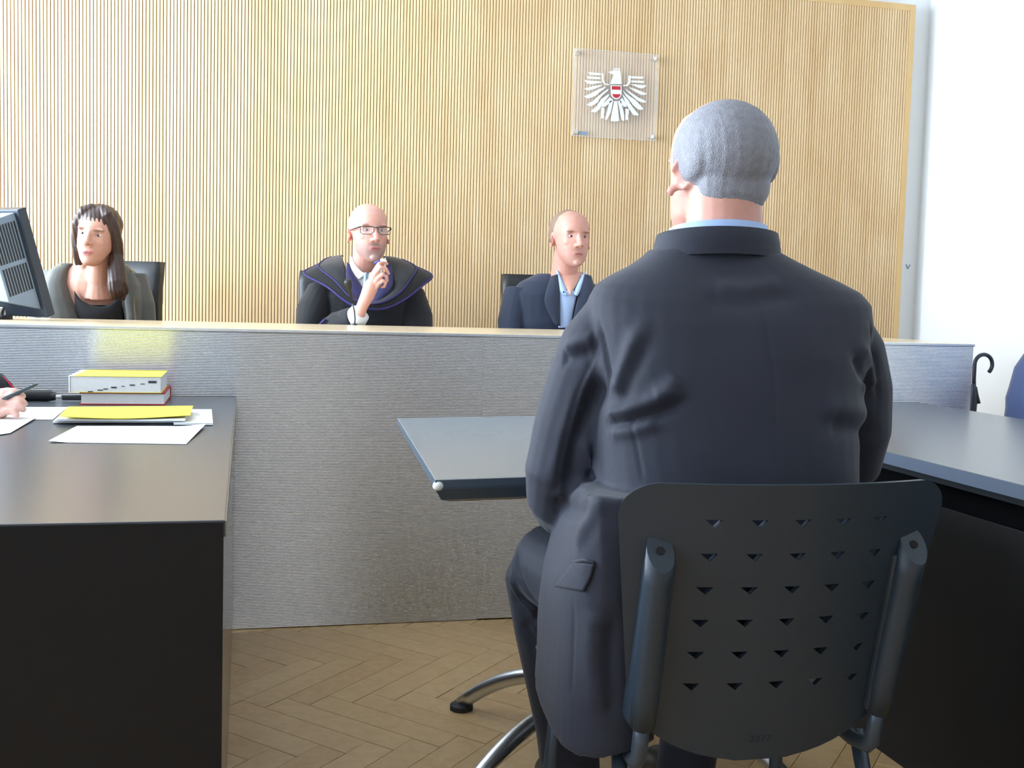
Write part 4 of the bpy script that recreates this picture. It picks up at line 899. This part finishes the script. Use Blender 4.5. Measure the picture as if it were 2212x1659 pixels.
# ---- man seated in front of the camera, seen from behind
DXc = .762
de = empty('person', (DXc, 1.72, 0)); tag(de, 'grey-haired person in a dark suit seated on the grey chair, seen from behind', 'person')
DM = Matrix.Translation((.786, 1.80, 1.284)) @ Matrix.Rotation(PI+math.radians(3), 4, 'Z') @ Matrix.Scale(1.03, 4)
b = MB(); head_shapes(b, DM, 1.06)
hc = DM.translation
b.tube([hc+Vector((0, -.03, -.03)), hc+Vector((-.004, -.045, -.09)), hc+Vector((-.008, -.055, -.14)), hc+Vector((-.01, -.06, -.22))], [.062, .064, .066, .08], 22)
torso(b, [(.50, DXc, 1.66, .15, .10), (.66, DXc, 1.665, .17, .12), (.85, DXc, 1.68, .165, .11), (1.02, DXc, 1.72, .18, .095), (1.09, DXc, 1.735, .15, .07), (1.13, DXc, 1.74, .08, .06)])
AL = [Vector((.60, 1.76, 1.03)), Vector((.550, 1.765, .91)), Vector((.520, 1.772, .775)), Vector((.56, 1.87, .695)), Vector((.63, 1.93, .675))]
AR = [Vector((.965, 1.71, 1.03)), Vector((1.012, 1.72, .92)), Vector((1.034, 1.755, .80)), Vector((.97, 1.88, .72)), Vector((.90, 1.935, .68))]
def handshape(mb, w, fwd, side, curl=-.35):              # a relaxed hand with five bent fingers
    fwd = Vector(fwd).normalized(); side = Vector(side).normalized(); dn = fwd.cross(side); dn = dn if dn.z < 0 else -dn
    mb.tube([w, w+fwd*.03, w+fwd*.08], [.026, .036, .034], 12, flat=.5, up=dn)
    for i, (o, L) in enumerate(((-.028, .072), (-.010, .082), (.010, .076), (.027, .060))):
        p = w+fwd*.078+side*o; q = p+fwd*L*.45+dn*.008; r_ = q+fwd*L*.25+dn*L*.28; e = r_+dn*L*.22
        mb.tube([p-fwd*.02, p, q, r_, e], [.0095, .0092, .0088, .008, .007], 8); mb.ell(e, (.007, .007, .007), 8, 6)
    p = w+fwd*.03-side*.03; mb.tube([w+fwd*.012-side*.012, p, p+fwd*.025-side*.012+dn*.006, p+fwd*.05-side*.008+dn*.012], [.014, .0125, .011, .009], 8); mb.ell(p+fwd*.05-side*.008+dn*.012, (.009,)*3, 8, 6)
b.tube(AL, [.05, .045, .04, .034, .028], 14); b.tube(AR, [.05, .045, .04, .034, .028], 14)
handshape(b, AL[-1], (.6, .4, -.25), (.3, -.8, 0)); handshape(b, AR[-1], (-.6, .4, -.25), (-.3, -.8, 0))
LL = [Vector((.68, 1.70, .52)), Vector((.63, 1.92, .53)), Vector((.588, 2.12, .53)), Vector((.605, 2.125, .40)), Vector((.645, 2.12, .2)), Vector((.665, 2.13, .09))]
LR = [Vector((.86, 1.70, .52)), Vector((.90, 1.92, .535)), Vector((.945, 2.12, .535)), Vector((.94, 2.13, .40)), Vector((.92, 2.12, .2)), Vector((.91, 2.13, .09))]
for L in (LL, LR):
    b.tube(L, [.075, .068, .056, .052, .042, .036], 14); b.tube([L[-1], L[-1]+Vector((0, .04, -.04)), L[-1]+Vector((0, .13, -.06))], [.034, .034, .026], 12)
bm_ = fuse(b, .0045, 3); dskin = srgb(214, 156, 138)
paint(bm_, dskin, head_paint(DM, dskin))
bo = smoothmesh('body', bm_, M_SKIN, de); eyes(DM, bo)
h = MB(); h.ell((0, .024, .030), (.0835, .098, .0865), 24, 16, mx=DM)
for s in (-1, 1): h.ell((s*.066, .036, .018), (.016, .045, .040), 12, 8, mx=DM)
h.ell((0, .060, -.024), (.062, .044, .054), 16, 10, mx=DM)
hm = fuse(h, .004, 4); P = get_co(hm); N = get_no(hm); P += N*((np.sin(P[:, 0]*620+P[:, 2]*35)+np.sin(P[:, 0]*410+P[:, 2]*60+P[:, 1]*200))*.00022)[:, None]; set_co(hm, P)
smoothmesh('hair', hm, mat('grey hair', srgb(140, 140, 148), .6, var=.3, scale=90, bump=.9, bscale=420), de)
M_SUIT = mat('dark suit cloth', srgb(27, 31, 47), .76, var=.08, scale=30, bump=.25, bscale=700, sheen=.1)
j = MB()
torso(j, [(.52, DXc, 1.665, .19, .135), (.60, DXc, 1.665, .20, .145), (.68, DXc, 1.662, .205, .152), (.76, DXc+.002, 1.668, .212, .152, -2), (.84, DXc+.004, 1.682, .216, .148, -4), (.91, DXc+.008, 1.696, .220, .143, -6), (.98, DXc+.014, 1.708, .228, .136, -8), (1.03, DXc+.020, 1.718, .236, .126, -8), (1.065, DXc+.022, 1.724, .237, .112, -8), (1.087, DXc+.020, 1.728, .222, .098, -8), (1.104, DXc+.016, 1.732, .192, .088, -8), (1.12, DXc+.011, 1.737, .158, .080, -7), (1.136, DXc+.006, 1.744, .130, .075, -6), (1.150, DXc+.002, 1.75, .110, .072, -4)], 36, .80)
j.tube([Vector((.600, 1.765, 1.03)), Vector((.575, 1.765, .985)), Vector((.553, 1.765, .92)), Vector((.532, 1.768, .84)), Vector((.518, 1.772, .775)), Vector((.524, 1.79, .735)), Vector((.55, 1.86, .70)), Vector((.61, 1.92, .68))], [.058, .066, .068, .066, .064, .060, .054, .046], 20)
j.tube([Vector((.965, 1.705, 1.03)), Vector((.992, 1.71, .985)), Vector((1.015, 1.72, .92)), Vector((1.032, 1.735, .85)), Vector((1.036, 1.755, .80)), Vector((1.015, 1.81, .75)), Vector((.96, 1.89, .70)), Vector((.91, 1.93, .68))], [.058, .066, .066, .063, .060, .057, .05, .046], 20)
# coat tail hanging over the left side of the seat and round behind it
def tail_ring(z, th, sh):
    C = catmull([(.512+sh, 1.85-sh*1.2, 0), (.492+sh, 1.77, 0), (.490+sh*.8, 1.67, 0), (.503+sh*.5, 1.605, 0), (.535, 1.572, 0), (.58, 1.568, 0), (.62, 1.572, 0)], 18); L = []; R_ = []
    for i, p in enumerate(C):
        t = (C[min(i+1, 18)]-C[max(i-1, 0)]).normalized(); n = Vector((-t.y, t.x, 0)); k = .35+.65*min(1, min(i, 18-i)/2)
        dz = -.0; u = i/18; hem = HEM(u); zz = max(z, hem)
        L.append((p.x-n.x*th*k, p.y-n.y*th*k, zz)); R_.append((p.x+n.x*th*k, p.y+n.y*th*k, zz))
    return L+R_[::-1]
def HEM(u):
    P = [(0, .470), (.08, .43), (.2, .395), (.35, .370), (.5, .362), (.65, .364), (1, .39)]
    for (a_, za), (b_, zb) in zip(P[:-1], P[1:]):
        if u <= b_: return za+(zb-za)*(u-a_)/(b_-a_)
    return .4
j.rings([tail_ring(z, th, sh) for z, th, sh in ((.352, .008, .0), (.366, .009, .0), (.38, .010, .0), (.40, .011, .001), (.43, .012, .002), (.47, .013, .004), (.52, .016, .008), (.57, .022, .016), (.62, .03, .028), (.67, .036, .046), (.72, .04, .066), (.77, .035, .085))])
jm = fuse(j, .0046, 6)
OC = Vector((0, 0, CAMH))
jbv = bvh_of(jm)
def hits(pts, bv):
    out = []
    for x, y in pts:
        h_ = bv.ray_cast(OC, ray(x, y).normalized())[0]
        if h_ is not None: out.append(tuple(h_))
    return out
ST = [([(1256, 595), (1277, 627), (1294, 698), (1307, 762), (1313, 804), (1305, 871)], .005, -.008),
      ([(1294, 728), (1275, 787), (1248, 850), (1227, 922), (1212, 985), (1203, 1048), (1203, 1124)], .0035, -.0028),
      ([(1315, 897), (1353, 890), (1416, 869), (1467, 846)], .013, .013), ([(1318, 915), (1360, 912), (1425, 892), (1480, 866)], .010, -.009), ([(1322, 935), (1365, 930), (1420, 915)], .011, .008),
      ([(1328, 850), (1345, 800), (1387, 702)], .014, .008), ([(1345, 862), (1362, 812), (1400, 740)], .012, -.006), ([(1412, 852), (1440, 838), (1467, 820)], .012, .007),
      ([(1302, 816), (1269, 880), (1239, 964), (1222, 1070)], .016, -.014), ([(1290, 780), (1258, 850), (1228, 930), (1200, 1040)], .014, .006),
      ([(1222, 752), (1250, 742), (1284, 732)], .012, .008), ([(1214, 775), (1245, 770), (1278, 765)], .012, -.007), ([(1205, 1091), (1248, 1107), (1270, 1100)], .012, -.008), ([(1195, 1060), (1230, 1070), (1262, 1060)], .012, .007),
      ([(1255, 950), (1280, 1000), (1290, 1050)], .012, .009),
      ([(1855, 749), (1875, 790), (1889, 837)], .012, .008), ([(1845, 770), (1862, 810), (1880, 860)], .010, -.008), ([(1775, 880), (1830, 888), (1880, 905)], .022, .008), ([(1790, 920), (1840, 925), (1878, 935)], .016, -.006), ([(1860, 828), (1880, 850)], .010, .006),
      ([(1543, 622), (1610, 626), (1690, 614)], .018, .005), ([(1520, 650), (1610, 656), (1720, 640)], .016, -.004),
      ([(1636, 660), (1657, 719), (1669, 795), (1674, 880), (1669, 1006)], .0035, -.0022), ([(1366, 905), (1374, 955), (1389, 1040)], .0035, -.0022),
      ([(1872, 640), (1878, 700), (1888, 780), (1896, 860)], .006, -.006),
      ([(1240, 1300), (1238, 1400), (1236, 1500)], .004, -.002), ([(1290, 1320), (1280, 1420), (1300, 1540)], .02, .007), ([(1320, 1330), (1312, 1440), (1320, 1560)], .016, -.007), ([(1245, 1180), (1275, 1120), (1300, 1075)], .014, .006)]
crease(jm, [(q, w_, d_) for q, w_, d_ in ((hits(p, jbv), w_, d_) for p, w_, d_ in ST) if len(q) > 1])
P = get_co(jm); N = get_no(jm)
nz_ = np.sin(P[:, 0]*31+P[:, 2]*17)*np.sin(P[:, 2]*23+P[:, 1]*19+1.3); P += N*(nz_*.0016)[:, None]; set_co(jm, P)
jk = smoothmesh('jacket', jm, M_SUIT, de); jbv = bvh_of(jm)
def cam_patch(name, L, Rr, bv, off, m, par, rows=10, cols=10, thick=.003):    # cloth piece resting on the jacket
    a = catmull([(x, 0, y) for x, y in L], rows); c = catmull([(x, 0, y) for x, y in Rr], rows); top = []
    for p, q in zip(a, c):
        last = None
        for jx in range(cols+1):
            g = p.lerp(q, jx/cols); d = ray(g.x, g.z).normalized(); h_ = bv.ray_cast(OC, d)[0]
            if h_ is None: h_ = last if last is not None else OC+d*1.8
            last = h_; top.append(h_-d*off)
    K = len(top); W = cols+1; bk2 = [p+(p-OC).normalized()*thick for p in top]; f = []
    for i in range(rows):
        for jx in range(cols): q = i*W+jx; f.append((q, q+1, q+W+1, q+W)); f.append((K+q, K+q+W, K+q+W+1, K+q+1))
    for jx in range(cols): f.append((jx, K+jx, K+jx+1, jx+1)); q = rows*W+jx; f.append((q, q+1, K+q+1, K+q))
    for i in range(rows): q = i*W; f.append((q, q+W, K+q+W, K+q)); q += cols; f.append((q, K+q, K+q+W, q+W))
    mb = MB(); mb.add(top+bk2, f); o = mb.build(name, m, par); o.data.polygons.foreach_set('use_smooth', [True]*len(o.data.polygons)); return o
cam_patch('pocket_flap', [(1234, 1216), (1222, 1234), (1197, 1266)], [(1283, 1219), (1276, 1245), (1261, 1277)], jbv, .006, M_SUIT, jk)
q = hits([(1236, 1214), (1260, 1210), (1284, 1216)], jbv)
if len(q) > 1: MB().tube([Vector(p)-(Vector(p)-OC).normalized()*.002 for p in q], .0028, 8).build('pocket_welt', M_SUIT, jk, smooth=True)
# jacket collar and shirt collar round the neck
def collar(z0, z1, rx, ry, cx, cy, tilt, m, name, par, w=.006):
    R = []
    for z, g in ((z0, 1.0), ((z0+z1)/2, .97), (z1, .93), (z1, .87), (z0, .9)):
        R.append([(cx+rx*g*math.cos(a), cy+ry*g*math.sin(a), z+tilt*math.sin(a)*-1) for a in (2*PI*k/36 for k in range(36))])
    o = MB().rings(R, cap=False).build(name, m, par); o.data.polygons.foreach_set('use_smooth', [True]*len(o.data.polygons)); return o
collar(1.130, 1.174, .112, .090, DXc+.006, 1.750, .012, M_SUIT, 'jacket_collar', jk)
collar(1.14, 1.186, .090, .078, DXc+.010, 1.757, .012, MATS['light blue shirt'], 'shirt_collar', de)
t = MB(); torso(t, [(.455, DXc, 1.70, .17, .13), (.52, DXc, 1.69, .185, .14), (.62, DXc, 1.68, .18, .135)])
for L in (LL, LR): t.tube([L[0], L[1], L[2]+Vector((0, -.03, .012)), L[2]+Vector((0, .006, -.02)), L[3], L[4], L[5]+Vector((0, 0, -.03))], [.098, .090, .080, .078, .072, .064, .060], 18)
tm = fuse(t, .0055, 5); tbv = bvh_of(tm)
crease(tm, [(q, w_, d_) for q, w_, d_ in ((hits(p, tbv), w_, d_) for p, w_, d_ in [([(1113, 1190), (1120, 1240), (1145, 1290), (1175, 1320)], .010, -.012), ([(1106, 1240), (1125, 1290), (1160, 1330)], .012, .010), ([(1110, 1285), (1135, 1320), (1165, 1345)], .009, -.009), ([(1195, 1255), (1190, 1230), (1215, 1205)], .010, -.010), ([(1128, 1345), (1150, 1380), (1168, 1400)], .014, -.007)]) if len(q) > 1])
smoothmesh('trousers', tm, mat('dark suit trousers', srgb(26, 31, 47), .74, var=.08, bump=.25, bscale=700, sheen=.1), de)
for L in (LL, LR):
    p = L[-1]; s_ = MB(); s_.tube([Vector((p.x, p.y-.05, .045)), Vector((p.x, p.y, .055)), Vector((p.x, p.y+.08, .045)), Vector((p.x, p.y+.16, .032)), Vector((p.x, p.y+.20, .026))], [.034, .044, .044, .04, .022], 16)
    s_.box((p.x-.036, p.y-.07, 0), (p.x+.036, p.y+.19, .018)); smoothmesh('shoe', fuse(s_, .005, 3), mat('black shoe leather', srgb(22, 22, 24), .3, var=.1), de)

# ---- writer at the left desk: only the hand and a sleeve reach into view
pr_ = empty('person', (-1.30, 2.90, 0)); tag(pr_, 'person in a black robe with red trim writing at the left desk', 'person')
office_chair((-1.36, 2.92, 0), math.radians(90), M_LEATHER, 'black padded chair under the person writing at the left desk', .44, 1.02, .05, 0)
PM = Matrix.Translation((-1.22, 2.92, 1.24)) @ Matrix.Rotation(math.radians(90), 4, 'Z') @ Matrix.Rotation(math.radians(-14), 4, 'X')
b = MB(); head_shapes(b, PM, .95); hc = PM.translation
b.tube([hc+Vector((-.02, 0, -.04)), hc+Vector((-.04, 0, -.11)), hc+Vector((-.06, 0, -.2))], [.052, .052, .07], 18)
torso(b, [(.47, -1.32, 2.92, .12, .15), (.7, -1.32, 2.92, .11, .15), (.95, -1.29, 2.92, .10, .17), (1.04, -1.28, 2.92, .07, .14)])
w0 = at(-28, 886, 2.86); k0 = at(8, 872, 2.88)
b.tube([Vector((-1.27, 2.77, .98)), Vector((-1.10, 2.70, .80)), w0+Vector((-.10, -.01, .012)), w0, (w0+k0)/2, k0+Vector((0, 0, -.004))], [.048, .042, .034, .028, .034, .032], 14, flat=.9)
FG = [([(-6, 858), (14, 845), (34, 846), (50, 856)], [.0115, .0105, .0095, .008], (2.90, 2.895, 2.885, 2.88)),
      ([(0, 868), (22, 859), (42, 862), (54, 872)], [.012, .011, .0095, .008], (2.885, 2.875, 2.865, 2.862)),
      ([(0, 882), (20, 874), (40, 874), (50, 884)], [.012, .011, .0095, .0085], (2.87, 2.86, 2.85, 2.845)),
      ([(-6, 896), (14, 888), (30, 889), (36, 897)], [.011, .010, .009, .008], (2.85, 2.84, 2.835, 2.83))]
for P_, r_, Yv in FG:
    Q = [at(x, y, yy) for (x, y), yy in zip(P_, Yv)]; finger(b, Q, r_); ball_ends(b, Q, r_[-1])
Q = [at(-14, 858, 2.93), at(6, 848, 2.935), at(26, 850, 2.92), at(40, 858, 2.90)]; finger(b, Q, [.014, .0125, .0105, .009]); ball_ends(b, Q, .009)
b.tube([Vector((-1.27, 3.07, .98)), Vector((-1.12, 3.14, .80)), Vector((-.90, 3.10, .775)), Vector((-.80, 3.08, .765))], [.048, .042, .032, .028], 14)
handshape(b, Vector((-.80, 3.08, .765)), (1, -.1, 0), (0, 1, 0))
for s in (-1, 1):
    b.tube([Vector((-1.30, 2.92+s*.09, .52)), Vector((-1.10, 2.92+s*.11, .54)), Vector((-.90, 2.92+s*.12, .52)), Vector((-.90, 2.92+s*.12, .28)), Vector((-.92, 2.92+s*.12, .06))], [.08, .072, .058, .05, .038], 14)
    b.tube([Vector((-.92, 2.92+s*.12, .06)), Vector((-.80, 2.92+s*.12, .035))], [.036, .03], 10)
bm_ = fuse(b, .004, 3); push(bm_, head_pokes(PM)); paint(bm_, srgb(228, 178, 162), head_paint(PM, SKIN)); bo = smoothmesh('body', bm_, M_SKIN, pr_); eyes(PM, bo)
h = MB(); h.ell((0, .022, .040), (.082, .098, .087), 22, 14, mx=PM); h.ell((0, .06, -.02), (.062, .045, .06), 14, 8, mx=PM); smoothmesh('hair', fuse(h, .005, 3), M_HAIRW, pr_)
r = MB(); torso(r, [(.48, -1.32, 2.92, .145, .20), (.7, -1.32, 2.92, .14, .195), (.92, -1.30, 2.92, .125, .205), (1.02, -1.285, 2.92, .10, .18), (1.07, -1.28, 2.92, .07, .10)])
r.tube([Vector((-1.28, 2.77, 1.0)), Vector((-1.12, 2.70, .81)), Vector((-.88, 2.80, .79)), w0+Vector((-.085, -.012, .012))], [.066, .062, .055, .05], 16)
r.tube([Vector((-1.28, 3.07, 1.0)), Vector((-1.12, 3.14, .84)), Vector((-.92, 3.12, .81)), Vector((-.79, 3.09, .80))], [.066, .066, .064, .062], 16)
for s in (-1, 1): r.tube([Vector((-1.30, 2.92+s*.09, .53)), Vector((-1.08, 2.92+s*.11, .545)), Vector((-.90, 2.92+s*.12, .52)), Vector((-.90, 2.92+s*.12, .24))], [.10, .092, .078, .08], 14)
ro = smoothmesh('robe', fuse(r, .007, 4), M_ROBE, pr_)
# wide sleeve mouth of the far arm with its red edge
a_, b_, c_ = at(-60, 770, 3.06), at(2, 810, 3.05), at(34, 843, 3.04)
sl = MB(); sl.tube([Vector((-.82, 3.09, .80)), (at(2, 836, 3.05)), at(26, 846, 3.04)], [.062, .035, .012], 16); sl.build('sleeve_mouth', M_ROBE, ro, smooth=True)
M_REDT = mat('red piping', srgb(196, 24, 60), .6, var=.05)
MB().tube([a_, b_, at(20, 829, 3.035), c_], .0028, 8).build('piping', M_REDT, ro, smooth=True)
for s in (0,): MB().tube([a_+Vector((0, 0, -.014)), b_+Vector((.001, 0, -.013)), at(19, 836, 3.04)], .012, 10).build('sleeve_fold', M_ROBE, ro, smooth=True)
pe = empty('pen', at(40, 848, 2.86)); tag(pe, 'dark grey pen in the hand of the person writing at the left desk', 'pen')
PA, PB_ = at(-8, 869, 2.855), at(82, 829, 2.88)
MB().tube([PA, PA.lerp(PB_, .25), PA.lerp(PB_, .85), PA.lerp(PB_, .97), PB_], [.0045, .0052, .005, .0036, .0015], 10).build('barrel', mat('dark grey pen', srgb(74, 82, 88), .35, var=.05), pe, smooth=True)
